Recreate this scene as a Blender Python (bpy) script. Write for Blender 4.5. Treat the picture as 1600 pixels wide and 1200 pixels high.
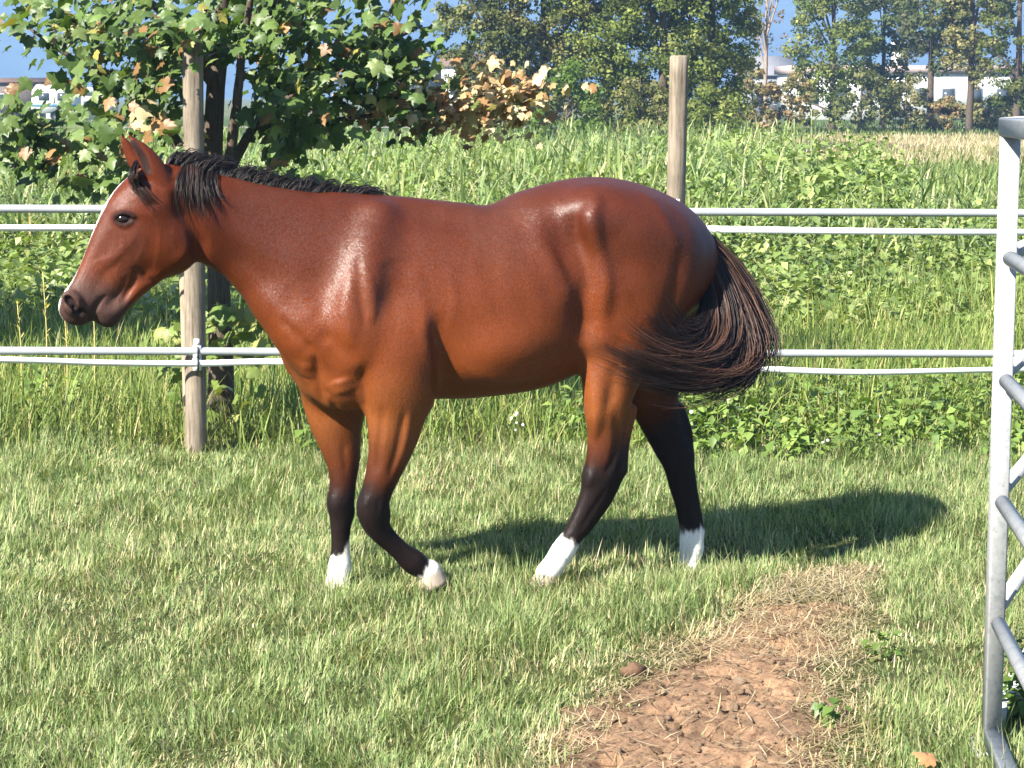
import bpy, math, random
import numpy as np
from mathutils import Vector, Matrix

for _o in list(bpy.data.objects):
    bpy.data.objects.remove(_o)
rng = np.random.default_rng(7)
random.seed(7)
S = bpy.context.scene
COL = S.collection
PI = math.pi

# ---------------------------------------------------------------- camera
EYE = 1.9                     # metres above the paddock
FPX = 3300.0                  # focal length in pixels of a 1600 px wide frame
PITCH = math.atan(450.0 / FPX)
cam_data = bpy.data.cameras.new('camera')
cam = bpy.data.objects.new('camera', cam_data)
COL.objects.link(cam)
cam.location = (0, 0, EYE)
cam.rotation_euler = (PI / 2 - PITCH, 0, 0)
cam_data.sensor_width = 36.0
cam_data.lens = 36.0 * FPX / 1600.0
cam_data.clip_start = 0.1
cam_data.clip_end = 20000.0
S.camera = cam

# ---------------------------------------------------------------- sky and sun
SUN_TO = np.array([-0.9, -0.90, 1.0])           # direction towards the sun
SUN_TO = SUN_TO / np.linalg.norm(SUN_TO)
SUN_EL = math.asin(SUN_TO[2])
SUN_AZ = math.atan2(SUN_TO[0], SUN_TO[1])       # clockwise from +Y
world = bpy.data.worlds.new('World')
S.world = world
world.use_nodes = True
wn = world.node_tree
bg = wn.nodes.get('Background') or wn.nodes.new('ShaderNodeBackground')
wo = wn.nodes.get('World Output') or wn.nodes.new('ShaderNodeOutputWorld')
wn.links.new(bg.outputs[0], wo.inputs[0])
sky = wn.nodes.new('ShaderNodeTexSky')
sky.sky_type = 'NISHITA'
sky.sun_disc = False
sky.sun_elevation = SUN_EL
sky.sun_rotation = SUN_AZ
sky.altitude = 300.0
sky.air_density = 0.62
sky.dust_density = 0.15
sky.ozone_density = 1.0
wn.links.new(sky.outputs[0], bg.inputs[0])
bg.inputs[1].default_value = 0.05
sun_data = bpy.data.lights.new('sun', 'SUN')
sun = bpy.data.objects.new('sun', sun_data)
COL.objects.link(sun)
sun_data.energy = 5.0
sun_data.angle = math.radians(0.53)
sun_data.color = (1.0, 0.95, 0.86)
sun.rotation_euler = Vector(SUN_TO).to_track_quat('Z', 'Y').to_euler()
S.view_settings.view_transform = 'Standard'
S.view_settings.look = 'None'
S.view_settings.exposure = 2.3
S.view_settings.gamma = 1.0
S.view_settings.use_curve_mapping = False
S.render.engine = 'CYCLES'
cy = S.cycles
cy.max_bounces = 7
cy.diffuse_bounces = 3
cy.glossy_bounces = 2
cy.transmission_bounces = 4
cy.transparent_max_bounces = 4
cy.volume_bounces = 0
cy.use_denoising = True
cy.caustics_reflective = False
cy.caustics_refractive = False

# ---------------------------------------------------------------- geometry helpers
SP, CP = math.sin(PITCH), math.cos(PITCH)


def ray(px, py):
    """Direction of the view ray through a pixel of the 1600x1200 photograph."""
    x = (px - 800.0) / FPX
    y = (600.0 - py) / FPX
    return np.array([x, CP + y * SP, -SP + y * CP])


def on_ground(px, py, z=0.0):
    d = ray(px, py)
    t = (z - EYE) / d[2]
    return np.array([0, 0, EYE]) + t * d


def at_depth(px, py, Y):
    d = ray(px, py)
    return np.array([0, 0, EYE]) + d * (Y / d[1])


def project(P):
    P = np.asarray(P, dtype=np.float64)
    d = P - np.array([0, 0, EYE])
    f = d[..., 1] * CP - d[..., 2] * SP
    u = d[..., 1] * SP + d[..., 2] * CP
    return 800 + FPX * d[..., 0] / f, 600 - FPX * u / f


def mesh_np(name, V, faces, mat=None, parent=None, col=None, smooth=False, extra=None):
    """Link one mesh object from numpy arrays; faces is an (M,k) array or a list of them."""
    if isinstance(faces, np.ndarray):
        faces = [faces]
    V = np.ascontiguousarray(V, dtype=np.float32)
    me = bpy.data.meshes.new(name)
    me.vertices.add(len(V))
    me.vertices.foreach_set('co', V.ravel())
    loops = np.concatenate([f.ravel() for f in faces]).astype(np.int32)
    sizes = np.concatenate([np.full(len(f), f.shape[1], np.int32) for f in faces])
    starts = np.concatenate([[0], np.cumsum(sizes)[:-1]]).astype(np.int32)
    me.loops.add(len(loops))
    me.loops.foreach_set('vertex_index', loops)
    me.polygons.add(len(sizes))
    me.polygons.foreach_set('loop_start', starts)
    me.update(calc_edges=True)
    if smooth:
        me.polygons.foreach_set('use_smooth', np.ones(len(sizes), dtype=bool))
    if col is not None:
        c = np.ones((len(V), 4), np.float32)
        c[:, :3] = col
        a = me.attributes.new('col', 'FLOAT_COLOR', 'POINT')
        a.data.foreach_set('color', c.ravel())
    for k, v in (extra or {}).items():
        a = me.attributes.new(k, 'FLOAT', 'POINT')
        a.data.foreach_set('value', np.ascontiguousarray(v, dtype=np.float32))
    if mat is not None:
        me.materials.append(mat)
    o = bpy.data.objects.new(name, me)
    COL.objects.link(o)
    if parent is not None:
        o.parent = parent
    return o


def empty(name, loc, rz=0.0):
    o = bpy.data.objects.new(name, None)
    COL.objects.link(o)
    o.location = loc
    o.rotation_euler = (0, 0, rz)
    return o


def tag(o, label=None, cat=None, group=None, kind=None):
    if label:
        o['label'] = label
    if cat:
        o['category'] = cat
    if group:
        o['group'] = group
    if kind:
        o['kind'] = kind
    return o


def tube_arrays(paths, radii, sides=6, cap=True):
    """Tubes along many polylines. paths (N,K,3), radii (N,K) -> V, [quads, caps]."""
    paths = np.asarray(paths, dtype=np.float64)
    N, K, _ = paths.shape
    radii = np.broadcast_to(np.asarray(radii, dtype=np.float64), (N, K))
    T = np.gradient(paths, axis=1)
    T /= np.linalg.norm(T, axis=2, keepdims=True) + 1e-9
    ref = np.tile(np.array([0.0, 0.0, 1.0]), (N, 1))
    m = np.abs(T[:, 0, 2]) > 0.9
    ref[m] = (1.0, 0.0, 0.0)
    U = np.empty_like(T)
    u = ref
    for k in range(K):
        u = u - (u * T[:, k]).sum(1, keepdims=True) * T[:, k]
        u = u / (np.linalg.norm(u, axis=1, keepdims=True) + 1e-9)
        U[:, k] = u
    W = np.cross(T, U)
    a = np.arange(sides) * 2 * PI / sides
    V = (paths[:, :, None, :] + radii[:, :, None, None] * (U[:, :, None, :] * np.cos(a)[None, None, :, None] + W[:, :, None, :] * np.sin(a)[None, None, :, None]))
    V = V.reshape(-1, 3)
    base = (np.arange(N) * K * sides)[:, None, None]
    k = np.arange(K - 1)[None, :, None] * sides
    s = np.arange(sides)[None, None, :]
    s2 = (s + 1) % sides
    q = np.stack([base + k + s, base + k + s2, base + k + sides + s2, base + k + sides + s], axis=-1).reshape(-1, 4)
    out = [q]
    if cap:
        b = (np.arange(N) * K * sides)[:, None]
        out.append(b + np.arange(sides)[::-1][None, :])
        out.append(b + (K - 1) * sides + np.arange(sides)[None, :])
    return V, out


def spline(P, n):
    """Catmull-Rom through P (K,...) resampled to n points."""
    P = np.asarray(P, dtype=np.float64)
    K = len(P)
    t = np.linspace(0, K - 1, n)
    i = np.minimum(t.astype(int), K - 2)
    f = (t - i).reshape((-1,) + (1,) * (P.ndim - 1))
    p0 = P[np.maximum(i - 1, 0)]
    p1 = P[i]
    p2 = P[i + 1]
    p3 = P[np.minimum(i + 2, K - 1)]
    return 0.5 * (2 * p1 + (p2 - p0) * f + (2 * p0 - 5 * p1 + 4 * p2 - p3) * f ** 2 + (3 * p1 - p0 - 3 * p2 + p3) * f ** 3)


def box_arrays(c, half, rot=None, bevel=0.0):
    c = np.asarray(c, float)
    h = np.asarray(half, float)
    s = np.array([[-1, -1, -1], [1, -1, -1], [1, 1, -1], [-1, 1, -1], [-1, -1, 1], [1, -1, 1], [1, 1, 1], [-1, 1, 1]], float)
    V = s * h
    if rot is not None:
        V = V @ np.asarray(rot).T
    F = np.array([[0, 3, 2, 1], [4, 5, 6, 7], [0, 1, 5, 4], [1, 2, 6, 5], [2, 3, 7, 6], [3, 0, 4, 7]])
    return V + c, F


def join(parts):
    """Concatenate [(V, faces)] into one V, [faces by size]."""
    Vs, Fs, off = [], {}, 0
    for V, F in parts:
        for f in (F if isinstance(F, list) else [F]):
            Fs.setdefault(f.shape[1], []).append(f + off)
        Vs.append(V)
        off += len(V)
    return np.concatenate(Vs), [np.concatenate(v) for v in Fs.values()]


def vnoise(P, scale, seed=0, octaves=3):
    """Value noise of points (N,2 or 3) in numpy, about -1..1."""
    P = np.asarray(P, dtype=np.float64)
    if P.shape[1] == 2:
        P = np.column_stack([P, np.zeros(len(P))])
    tot = np.zeros(len(P))
    amp, norm = 1.0, 0.0
    for o in range(octaves):
        Q = P / scale * (2 ** o) + seed * 17.13 + o * 5.7
        i = np.floor(Q).astype(np.int64)
        f = Q - i
        f = f * f * (3 - 2 * f)
        acc = 0
        for dx in (0, 1):
            for dy in (0, 1):
                for dz in (0, 1):
                    h = ((i[:, 0] + dx) * 374761393 + (i[:, 1] + dy) * 668265263 + (i[:, 2] + dz) * 2147483647 + seed * 974711) & 0xffffffff
                    h = ((h ^ (h >> 13)) * 1274126177) & 0xffffffff
                    h = (h ^ (h >> 16)) / 4294967295.0
                    w = (f[:, 0] if dx else 1 - f[:, 0]) * (f[:, 1] if dy else 1 - f[:, 1]) * (f[:, 2] if dz else 1 - f[:, 2])
                    acc = acc + h * w
        tot += amp * (acc * 2 - 1)
        norm += amp
        amp *= 0.5
    return tot / norm


# ---------------------------------------------------------------- materials
def new_mat(name):
    m = bpy.data.materials.new(name)
    m.use_nodes = True
    nt = m.node_tree
    for n in list(nt.nodes):
        nt.nodes.remove(n)
    out = nt.nodes.new('ShaderNodeOutputMaterial')
    return m, nt, out


def N(nt, typ, **kw):
    n = nt.nodes.new(typ)
    for k, v in kw.items():
        if isinstance(k, str) and hasattr(n, k) and k not in n.inputs:
            setattr(n, k, v)
        else:
            n.inputs[k].default_value = v
    return n


def rgb(*c):
    return (c[0], c[1], c[2], 1.0)


def mix_rgb(nt, fac, a, b, mode='MIX'):
    n = nt.nodes.new('ShaderNodeMix')
    n.data_type = 'RGBA'
    n.blend_type = mode
    for sock, v in ((0, fac), (6, a), (7, b)):
        if hasattr(v, 'links'):
            nt.links.new(v, n.inputs[sock])
        else:
            n.inputs[sock].default_value = v
    return n.outputs[2]


def noise_node(nt, scale, detail=4, rough=0.6, vec=None):
    n = nt.nodes.new('ShaderNodeTexNoise')
    n.inputs['Scale'].default_value = scale
    n.inputs['Detail'].default_value = detail
    n.inputs['Roughness'].default_value = rough
    if vec is not None:
        nt.links.new(vec, n.inputs['Vector'])
    return n


def ramp_node(nt, fac, stops):
    n = nt.nodes.new('ShaderNodeValToRGB')
    e = n.color_ramp.elements
    while len(e) > 1:
        e.remove(e[-1])
    e[0].position, e[0].color = stops[0][0], stops[0][1]
    for p, c in stops[1:]:
        x = e.new(p)
        x.color = c
    nt.links.new(fac, n.inputs[0])
    return n.outputs[0]


def leaf_mat(name, trans=0.35, rough=0.5, spec=0.3, tint=(1.15, 1.2, 0.55)):
    """Thin leaves or blades: colour from the mesh, some light passing through."""
    m, nt, out = new_mat(name)
    at = N(nt, 'ShaderNodeAttribute', attribute_name='col')
    p = N(nt, 'ShaderNodeBsdfPrincipled')
    p.inputs['Roughness'].default_value = rough
    p.inputs['Specular IOR Level'].default_value = spec
    nt.links.new(at.outputs['Color'], p.inputs['Base Color'])
    t = N(nt, 'ShaderNodeBsdfTranslucent')
    c = mix_rgb(nt, 1.0, at.outputs['Color'], rgb(*tint), 'MULTIPLY')
    nt.links.new(c, t.inputs['Color'])
    mx = N(nt, 'ShaderNodeMixShader')
    mx.inputs[0].default_value = trans
    nt.links.new(p.outputs[0], mx.inputs[1])
    nt.links.new(t.outputs[0], mx.inputs[2])
    nt.links.new(mx.outputs[0], out.inputs[0])
    return m


def plain_mat(name, color, rough=0.6, spec=0.4, metallic=0.0, vary=0.12, scale=8.0, bump=0.0, bscale=60.0):
    m, nt, out = new_mat(name)
    p = N(nt, 'ShaderNodeBsdfPrincipled')
    tc = N(nt, 'ShaderNodeTexCoord')
    n = noise_node(nt, scale, 5, 0.65, tc.outputs['Object'])
    lo = rgb(*[c * (1 - vary) for c in color])
    hi = rgb(*[min(1, c * (1 + vary)) for c in color])
    nt.links.new(ramp_node(nt, n.outputs['Fac'], [(0.3, lo), (0.7, hi)]), p.inputs['Base Color'])
    p.inputs['Roughness'].default_value = rough
    p.inputs['Specular IOR Level'].default_value = spec
    p.inputs['Metallic'].default_value = metallic
    if bump:
        b = N(nt, 'ShaderNodeBump')
        b.inputs['Strength'].default_value = bump
        b.inputs['Distance'].default_value = 0.004
        n2 = noise_node(nt, bscale, 4, 0.6, tc.outputs['Object'])
        nt.links.new(n2.outputs['Fac'], b.inputs['Height'])
        nt.links.new(b.outputs[0], p.inputs['Normal'])
    nt.links.new(p.outputs[0], out.inputs[0])
    return m

# ================================================================ ground
def seg_mask(x, y, nodes, soft=1.0):
    """0..1 inside a chain of discs (x, y, radius)."""
    d = np.full(len(x), 9e9)
    for A, B in zip(nodes[:-1], nodes[1:]):
        ab = np.array(B[:2]) - np.array(A[:2])
        t = np.clip(((x - A[0]) * ab[0] + (y - A[1]) * ab[1]) / (ab @ ab), 0, 1)
        r = A[2] + t * (B[2] - A[2])
        d = np.minimum(d, np.hypot(x - A[0] - t * ab[0], (y - A[1] - t * ab[1])) / r)
    return d


def g_nodes(rows):
    out = []
    for px, py, r in rows:
        p = on_ground(px, py)
        out.append((p[0], p[1], r * p[1] / FPX))
    return out


DIRT = g_nodes([(1040, 1420, 330), (1064, 1240, 266), (1082, 1165, 246), (1115, 1105, 190), (1155, 1065, 140), (1195, 1015, 100), (1238, 960, 82), (1272, 915, 60)])
STRAW = g_nodes([(1090, 1200, 330), (1170, 1060, 230), (1235, 975, 160), (1270, 915, 115), (1310, 880, 90)])


def dirt(x, y):
    P = np.column_stack([x, y])
    w = .65 * vnoise(P, .26, 41, 3) + .50 * vnoise(P, .085, 42, 3)
    return np.clip((.96 - seg_mask(x, y, DIRT) + .85 * w) / .42, 0, 1)


def straw(x, y):
    w = vnoise(np.column_stack([x, y]), .30, 43, 4)
    return np.clip((1.0 - seg_mask(x, y, STRAW) + .38 * w) / .45, 0, 1)


def gz(x, y):
    """Height of the ground."""
    P = np.column_stack([x, y])
    near = np.clip((70 - y) / 30, 0, 1)
    h = (.022 * vnoise(P, 1.1, 21, 2) + .010 * vnoise(P, .35, 22, 2)) * np.clip((16 - y) / 4, 0, 1)
    h += .06 * vnoise(P, 7.0, 23, 2) * np.clip((y - 12) / 6, 0, 1) * near
    h -= .030 * np.exp(-((x - .75) ** 2 + (y - 8.6) ** 2) / .25)
    h -= .055 * np.exp(-((x - 1.28) ** 2 / .25 + (y - 8.75) ** 2 / .16))
    return h


def grid_sheet(xs, ys, zf):
    X, Y = np.meshgrid(xs, ys)
    x, y = X.ravel(), Y.ravel()
    V = np.column_stack([x, y, zf(x, y)])
    n = len(xs)
    i = (np.arange(len(ys) - 1)[:, None] * n + np.arange(n - 1)[None]).ravel()
    return V, np.stack([i, i + 1, i + n + 1, i + n], 1)


xs = np.concatenate([-np.geomspace(6, 6000, 60)[::-1], np.linspace(-5.9, 5.9, 110), np.geomspace(6, 6000, 60)])
ys = np.concatenate([-np.geomspace(2, 300, 10)[::-1], np.linspace(-1.5, 16, 170), np.geomspace(16.2, 7000, 110)])
V, F = grid_sheet(xs, ys, gz)
x, y = V[:, 0], V[:, 1]
V[:, 2] -= .10 * np.clip(dirt(x, y) * 1.5, 0, 1) * (y < 9)
P2 = V[:, :2]
n1 = vnoise(P2, 3.0, 31, 4)
c = np.repeat(np.array([[.050, .058, .020]]), len(V), 0)
c = c * (1 + .3 * n1)[:, None]
fld = np.clip((y - 12) / 3, 0, 1)
c = c * (1 - fld[:, None]) + np.array([.055, .085, .022]) * fld[:, None]
DRYF = np.clip((y - 56) / 3, 0, 1) * np.clip((104 - y) / 6, 0, 1) * np.clip((x - (.105 * y)) / 2.0, 0, 1)
c = c * (1 - DRYF[:, None]) + np.array([.24, .19, .10]) * DRYF[:, None]
far = np.clip((y - 160) / 60, 0, 1)
c = c * (1 - far[:, None]) + np.array([.12, .13, .05]) * far[:, None]


def ground_mat():
    m, nt, out = new_mat('meadow_soil')
    at = N(nt, 'ShaderNodeAttribute', attribute_name='col')
    tc = N(nt, 'ShaderNodeTexCoord')
    n = noise_node(nt, 1.2, 8, .7, tc.outputs['Object'])
    n2 = noise_node(nt, 30, 6, .7, tc.outputs['Object'])
    f = ramp_node(nt, n.outputs['Fac'], [(.3, rgb(.7, .72, .7)), (.7, rgb(1.3, 1.25, 1.2))])
    f2 = ramp_node(nt, n2.outputs['Fac'], [(.3, rgb(.6, .6, .6)), (.7, rgb(1.35, 1.35, 1.35))])
    c = mix_rgb(nt, 1.0, mix_rgb(nt, 1.0, at.outputs['Color'], f, 'MULTIPLY'), f2, 'MULTIPLY')
    p = N(nt, 'ShaderNodeBsdfPrincipled')
    nt.links.new(c, p.inputs['Base Color'])
    p.inputs['Roughness'].default_value = .95
    p.inputs['Specular IOR Level'].default_value = .15
    b = N(nt, 'ShaderNodeBump')
    b.inputs['Strength'].default_value = .8
    b.inputs['Distance'].default_value = .02
    nt.links.new(n2.outputs['Fac'], b.inputs['Height'])
    nt.links.new(b.outputs[0], p.inputs['Normal'])
    nt.links.new(p.outputs[0], out.inputs[0])
    return m


ground = mesh_np('ground', V, F, ground_mat(), None, c, True)
tag(ground, kind='structure')

# ---- bare trodden earth in the foreground
def dirt_h(x, y):
    P = np.column_stack([x, y])
    q = 1 - np.abs(vnoise(P * np.array([1, .8]), .10, 51, 3))
    w = vnoise(P, .035, 52, 3)
    w2 = np.abs(vnoise(P, .018, 54, 2))
    d = dirt(x, y)
    pits = np.clip(vnoise(P, .13, 53, 3) - .20, 0, 1)
    return gz(x, y) + .004 - .016 * d + d * (.020 * q + .012 * w + .009 * w2 - .11 * pits) - .008 * (1 - d)


xs = np.arange(-.7, 1.95, .009)
ys = np.arange(4.6, 7.75, .011)
V, F = grid_sheet(xs, ys, dirt_h)
dd = dirt(V[:, 0], V[:, 1])
keep = dd[F].max(1) > .02
F = F[keep]
used = np.unique(F)
rm = np.full(len(V), -1)
rm[used] = np.arange(len(used))
V, F, dd = V[used], rm[F], dd[used]
n1 = vnoise(V[:, :2], .18, 61, 4)
n2 = vnoise(V[:, :2], .03, 62, 3)
c = np.repeat(np.array([[.255, .155, .092]]), len(V), 0) * (1 + .36 * n1 + .34 * n2)[:, None]
c = lerp = c * (.45 + .55 * dd[:, None])
m, nt, out = new_mat('trodden_earth')
at = N(nt, 'ShaderNodeAttribute', attribute_name='col')
tc = N(nt, 'ShaderNodeTexCoord')
n2_ = noise_node(nt, 90, 8, .75, tc.outputs['Object'])
cc = mix_rgb(nt, 1.0, at.outputs['Color'], ramp_node(nt, n2_.outputs['Fac'], [(.3, rgb(.55, .52, .50)), (.5, rgb(.95, .95, .95)), (.72, rgb(1.35, 1.35, 1.35))]), 'MULTIPLY')
crk = noise_node(nt, 38, 5, .6, tc.outputs['Object'])
cc = mix_rgb(nt, 1.0, cc, ramp_node(nt, crk.outputs['Fac'], [(.34, rgb(.38, .34, .31)), (.43, rgb(1, 1, 1)), (.7, rgb(1.15, 1.14, 1.12))]), 'MULTIPLY')
p = N(nt, 'ShaderNodeBsdfPrincipled')
nt.links.new(cc, p.inputs['Base Color'])
p.inputs['Roughness'].default_value = .95
p.inputs['Specular IOR Level'].default_value = .2
b = N(nt, 'ShaderNodeBump')
b.inputs['Strength'].default_value = 1.0
b.inputs['Distance'].default_value = .012
nt.links.new(n2_.outputs['Fac'], b.inputs['Height'])
nt.links.new(b.outputs[0], p.inputs['Normal'])
nt.links.new(p.outputs[0], out.inputs[0])
M_EARTH = m
dirt_path = mesh_np('dirt_path', V, F, M_EARTH, None, c, True)
tag(dirt_path, kind='structure')

# clods of earth lying on it, each one a piece of the path
def lump(r, seed, flat=.55):
    V, F = uv_sphere_q(1, 8, 5)
    d = vnoise(V, .55, seed, 3)
    V = V * (1 + .75 * d)[:, None] * np.array([1, .75, flat]) * r
    V = np.sign(V) * np.round(np.abs(V) / (r * .42)) * r * .42 * .55 + V * .45
    V[:, 2] = np.maximum(V[:, 2], -.35 * r)
    return V, F


def uv_sphere_q(r, seg, rings):
    th = np.linspace(0, PI, rings + 1)
    ph = np.arange(seg) * 2 * PI / seg
    V = np.array([[math.sin(t) * math.cos(f), math.sin(t) * math.sin(f), math.cos(t)] for t in th for f in ph]) * r
    F = np.array([[i * seg + j, (i + 1) * seg + j, (i + 1) * seg + (j + 1) % seg, i * seg + (j + 1) % seg] for i in range(rings) for j in range(seg)])
    return V, F


clod_mesh = []
for k in range(8):
    V, F = lump(1.0, 100 + k)
    t = [(.36, .245, .155), (.31, .205, .128), (.41, .29, .19), (.22, .14, .085)][k % 4]
    cc = np.repeat(np.array([t]), len(V), 0) * (1 + .25 * vnoise(V, .5, k, 2))[:, None]
    o = mesh_np('clod', V, F, M_EARTH, dirt_path, cc, False)
    clod_mesh.append(o.data)
    bpy.data.objects.remove(o)
k = 0
while k < 170:
    px, py = rng.uniform(820, 1340), rng.uniform(1030, 1215)
    p = on_ground(px, py)
    if dirt(p[:1], p[1:2])[0] < .55:
        continue
    o = bpy.data.objects.new('clod', clod_mesh[k % 8])
    COL.objects.link(o)
    o.parent = dirt_path
    r = float(np.clip(rng.lognormal(math.log(.0095), .55), .004, .026))
    o.location = (p[0], p[1], float(dirt_h(p[:1], p[1:2])[0]) + r * .22)
    o.scale = (r, r * rng.uniform(.7, 1.2), r * rng.uniform(.7, 1.2))
    o.rotation_euler = (rng.normal(0, .3), rng.normal(0, .3), rng.uniform(0, 6.28))
    k += 1

# ---- far lane in front of the trees
V = np.array([[-60, 126, .012], [90, 126, .012], [90, 131, .012], [-60, 131, .012]], float)
V[:, 2] += .02
road = mesh_np('road', V, np.array([[0, 1, 2, 3]]), plain_mat('lane_gravel', (.22, .18, .155), rough=.9, vary=.2, scale=.5))
tag(road, kind='structure')

# ---- the mountain side that closes the view
xs = np.linspace(-3800, 3800, 240)
ys = np.linspace(2300, 5200, 90)


def mount(x, y):
    t = np.clip((y - 2300) / 2200, 0, 1)
    P = np.column_stack([x, y])
    ridge = 400 + 70 * vnoise(P * np.array([1, 0]), 1500, 71, 3)
    rel = vnoise(P, 520, 72, 6)
    gul = 1 - np.abs(vnoise(P * np.array([1, .25]), 260, 73, 5))
    return np.maximum(-3, ridge * t ** .95 + (75 * rel + 55 * gul) * np.minimum(1, t * 3) - 3)


V, F = grid_sheet(xs, ys, mount)
n1 = vnoise(V[:, :2], 130, 75, 5)
n2 = vnoise(V[:, :2] * np.array([1, .4]), 300, 76, 4)
c = np.repeat(np.array([[.030, .048, .024]]), len(V), 0) * (1 + .45 * n1)[:, None]
rock = np.clip((n2 - .15) * 3 + (V[:, 0] - 300) / 1500, 0, 1) * np.clip((V[:, 2] - 85) / 90, 0, 1) * .75
c = c * (1 - rock[:, None]) + np.array([.30, .29, .27]) * rock[:, None]
m, nt, out = new_mat('wooded_slope')
at = N(nt, 'ShaderNodeAttribute', attribute_name='col')
tc = N(nt, 'ShaderNodeTexCoord')
n_ = noise_node(nt, .02, 8, .7, tc.outputs['Object'])
cc = mix_rgb(nt, 1.0, at.outputs['Color'], ramp_node(nt, n_.outputs['Fac'], [(.35, rgb(.3, .3, .3)), (.65, rgb(1.9, 1.9, 1.9))]), 'MULTIPLY')
p = N(nt, 'ShaderNodeBsdfPrincipled')
nt.links.new(cc, p.inputs['Base Color'])
p.inputs['Roughness'].default_value = 1
p.inputs['Specular IOR Level'].default_value = 0
nt.links.new(p.outputs[0], out.inputs[0])
mountain = mesh_np('mountain', V, F, m, None, c, True)
tag(mountain, kind='structure')

# ---- the air between here and the mountain
V, F = box_arrays((0, 2480, 308), (6200, 2790, 311))
m, nt, out = new_mat('air')
v = N(nt, 'ShaderNodeVolumePrincipled')
v.inputs['Color'].default_value = rgb(.34, .57, 1.0)
v.inputs['Density'].default_value = .00055
v.inputs['Anisotropy'].default_value = .0
nt.links.new(v.outputs[0], out.inputs['Volume'])
try:
    m.cycles.homogeneous_volume = True
except Exception:
    pass
haze = mesh_np('haze', V, F, m)
tag(haze, kind='stuff')

# ================================================================ grass and weeds
M_GRASS = leaf_mat('grass_blade', trans=.38, rough=.5, spec=.22, tint=(1.1, 1.15, .6))
M_LEAF = leaf_mat('leaf', trans=.32, rough=.45, spec=.35, tint=(1.15, 1.25, .5))


def blades(name, root, h, w, az, lean, curl, col, mat=M_GRASS, segs=3, twist=None, tipw=.0, mid=None):
    """Tapered bending strips. root (N,3); all else (N,). Returns arrays when name is None."""
    n = len(root)
    t = np.linspace(0, 1, segs + 1)
    ang = lean[:, None] + curl[:, None] * t[None]
    dt = 1.0 / segs
    dx = np.sin(ang)
    dz = np.cos(ang)
    sx = np.concatenate([np.zeros((n, 1)), np.cumsum((dx[:, :-1] + dx[:, 1:]) / 2 * dt, 1)], 1) * h[:, None]
    sz = np.concatenate([np.zeros((n, 1)), np.cumsum((dz[:, :-1] + dz[:, 1:]) / 2 * dt, 1)], 1) * h[:, None]
    ca, sa = np.cos(az)[:, None], np.sin(az)[:, None]
    C = np.stack([root[:, :1] + sx * ca, root[:, 1:2] + sx * sa, root[:, 2:] + sz], -1)
    tw = az + (PI / 2 if twist is None else PI / 2 + twist)
    wd = np.stack([np.cos(tw), np.sin(tw), np.zeros(n)], -1)
    prof = np.interp(t, [0, .35, .75, 1], [.75, 1, .72, tipw]) if mid is None else np.interp(t, mid[0], mid[1])
    half = .5 * w[:, None] * prof[None]
    L = C[:, :segs] - wd[:, None] * half[:, :segs, None]
    R = C[:, :segs] + wd[:, None] * half[:, :segs, None]
    V = np.concatenate([np.stack([L, R], 2).reshape(n, -1, 3), C[:, segs:]], 1)
    k = 2 * segs + 1
    b = (np.arange(n) * k)[:, None, None]
    s = (np.arange(segs - 1) * 2)[None, :, None]
    q = (b + s + np.array([0, 1, 3, 2])[None, None]).reshape(-1, 4)
    tri = (np.arange(n) * k)[:, None] + np.array([2 * segs - 2, 2 * segs - 1, 2 * segs])[None]
    cv = np.repeat(col, k, 0).reshape(n, k, 3).copy()
    return V.reshape(-1, 3), [q, tri], cv.reshape(-1, 3)


def frustum_points(n, y0, y1, margin=.9, px0=0, px1=1600, power=1.0):
    """Random ground points between two distances, over the width the camera sees and a margin to either side."""
    u = rng.random(n)
    y = (y0 ** power + u * (y1 ** power - y0 ** power)) ** (1 / power)
    a0, a1 = (px0 - 800) / FPX, (px1 - 800) / FPX
    x0, x1 = a0 * y - margin, a1 * y + margin
    x = x0 + rng.random(n) * (x1 - x0)
    return x, y


def pick(cols, p, n):
    cols = np.array(cols)
    i = rng.choice(len(cols), n, p=np.array(p) / np.sum(p))
    return cols[i]


GREENS = [(.160, .215, .076), (.210, .262, .098), (.105, .160, .054), (.275, .305, .130), (.36, .335, .180), (.40, .355, .21)]

# ---- the grazed paddock
n = 430000
x, y = frustum_points(n, 5.3, 11.4, 1.7, power=.6)
_o = np.abs(x) - (800 / FPX * y + .15)
_k = rng.random(n) < np.clip(1 - .45 * np.clip(_o / .4, 0, 1), .5, 1)
x, y = x[_k], y[_k]
n = len(x)
P2 = np.column_stack([x, y])
d, s = dirt(x, y), straw(x, y)
patch = vnoise(P2, .9, 81, 3)
tuft = vnoise(P2, .16, 82, 2)
keep = (rng.random(n) < (1 - np.clip(.985 - .30 * np.clip(vnoise(P2, .12, 87, 2) - .25, 0, 1) , 0, 1) * np.clip(d * 1.25, 0, 1))) & (rng.random(n) < 1 - .55 * s)
x, y, s, d, patch, tuft, P2 = (q[keep] for q in (x, y, s, d, patch, tuft, P2))
n = len(x)
h = .050 * np.exp(.32 * rng.normal(size=n)) * (1 + .45 * tuft + .30 * patch)
h *= 1 + .50 * np.clip((y - 9.0) / 2.0, 0, 1)
h *= 1 + .30 * np.exp(-((x - .2) ** 2 / 1.2 + (y - 8.4) ** 2 / .8))
h *= 1 - .45 * s
h *= np.clip(1 + .85 * vnoise(P2, .28, 84, 2), .45, 1.9)
w = .0037 * np.exp(.25 * rng.normal(size=n)) * (1 + .35 * np.clip((y - 8) / 3, 0, 1))
az = rng.uniform(0, 2 * PI, n)
cl = rng.random(n) < .6
az = np.where(cl, 3.2 * vnoise(P2, .25, 85, 2) * 2 + rng.normal(0, .6, n), az)
lean = np.abs(rng.normal(.15, .38, n)) + .35 * np.clip(vnoise(P2, .21, 86, 2), 0, 1)
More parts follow.
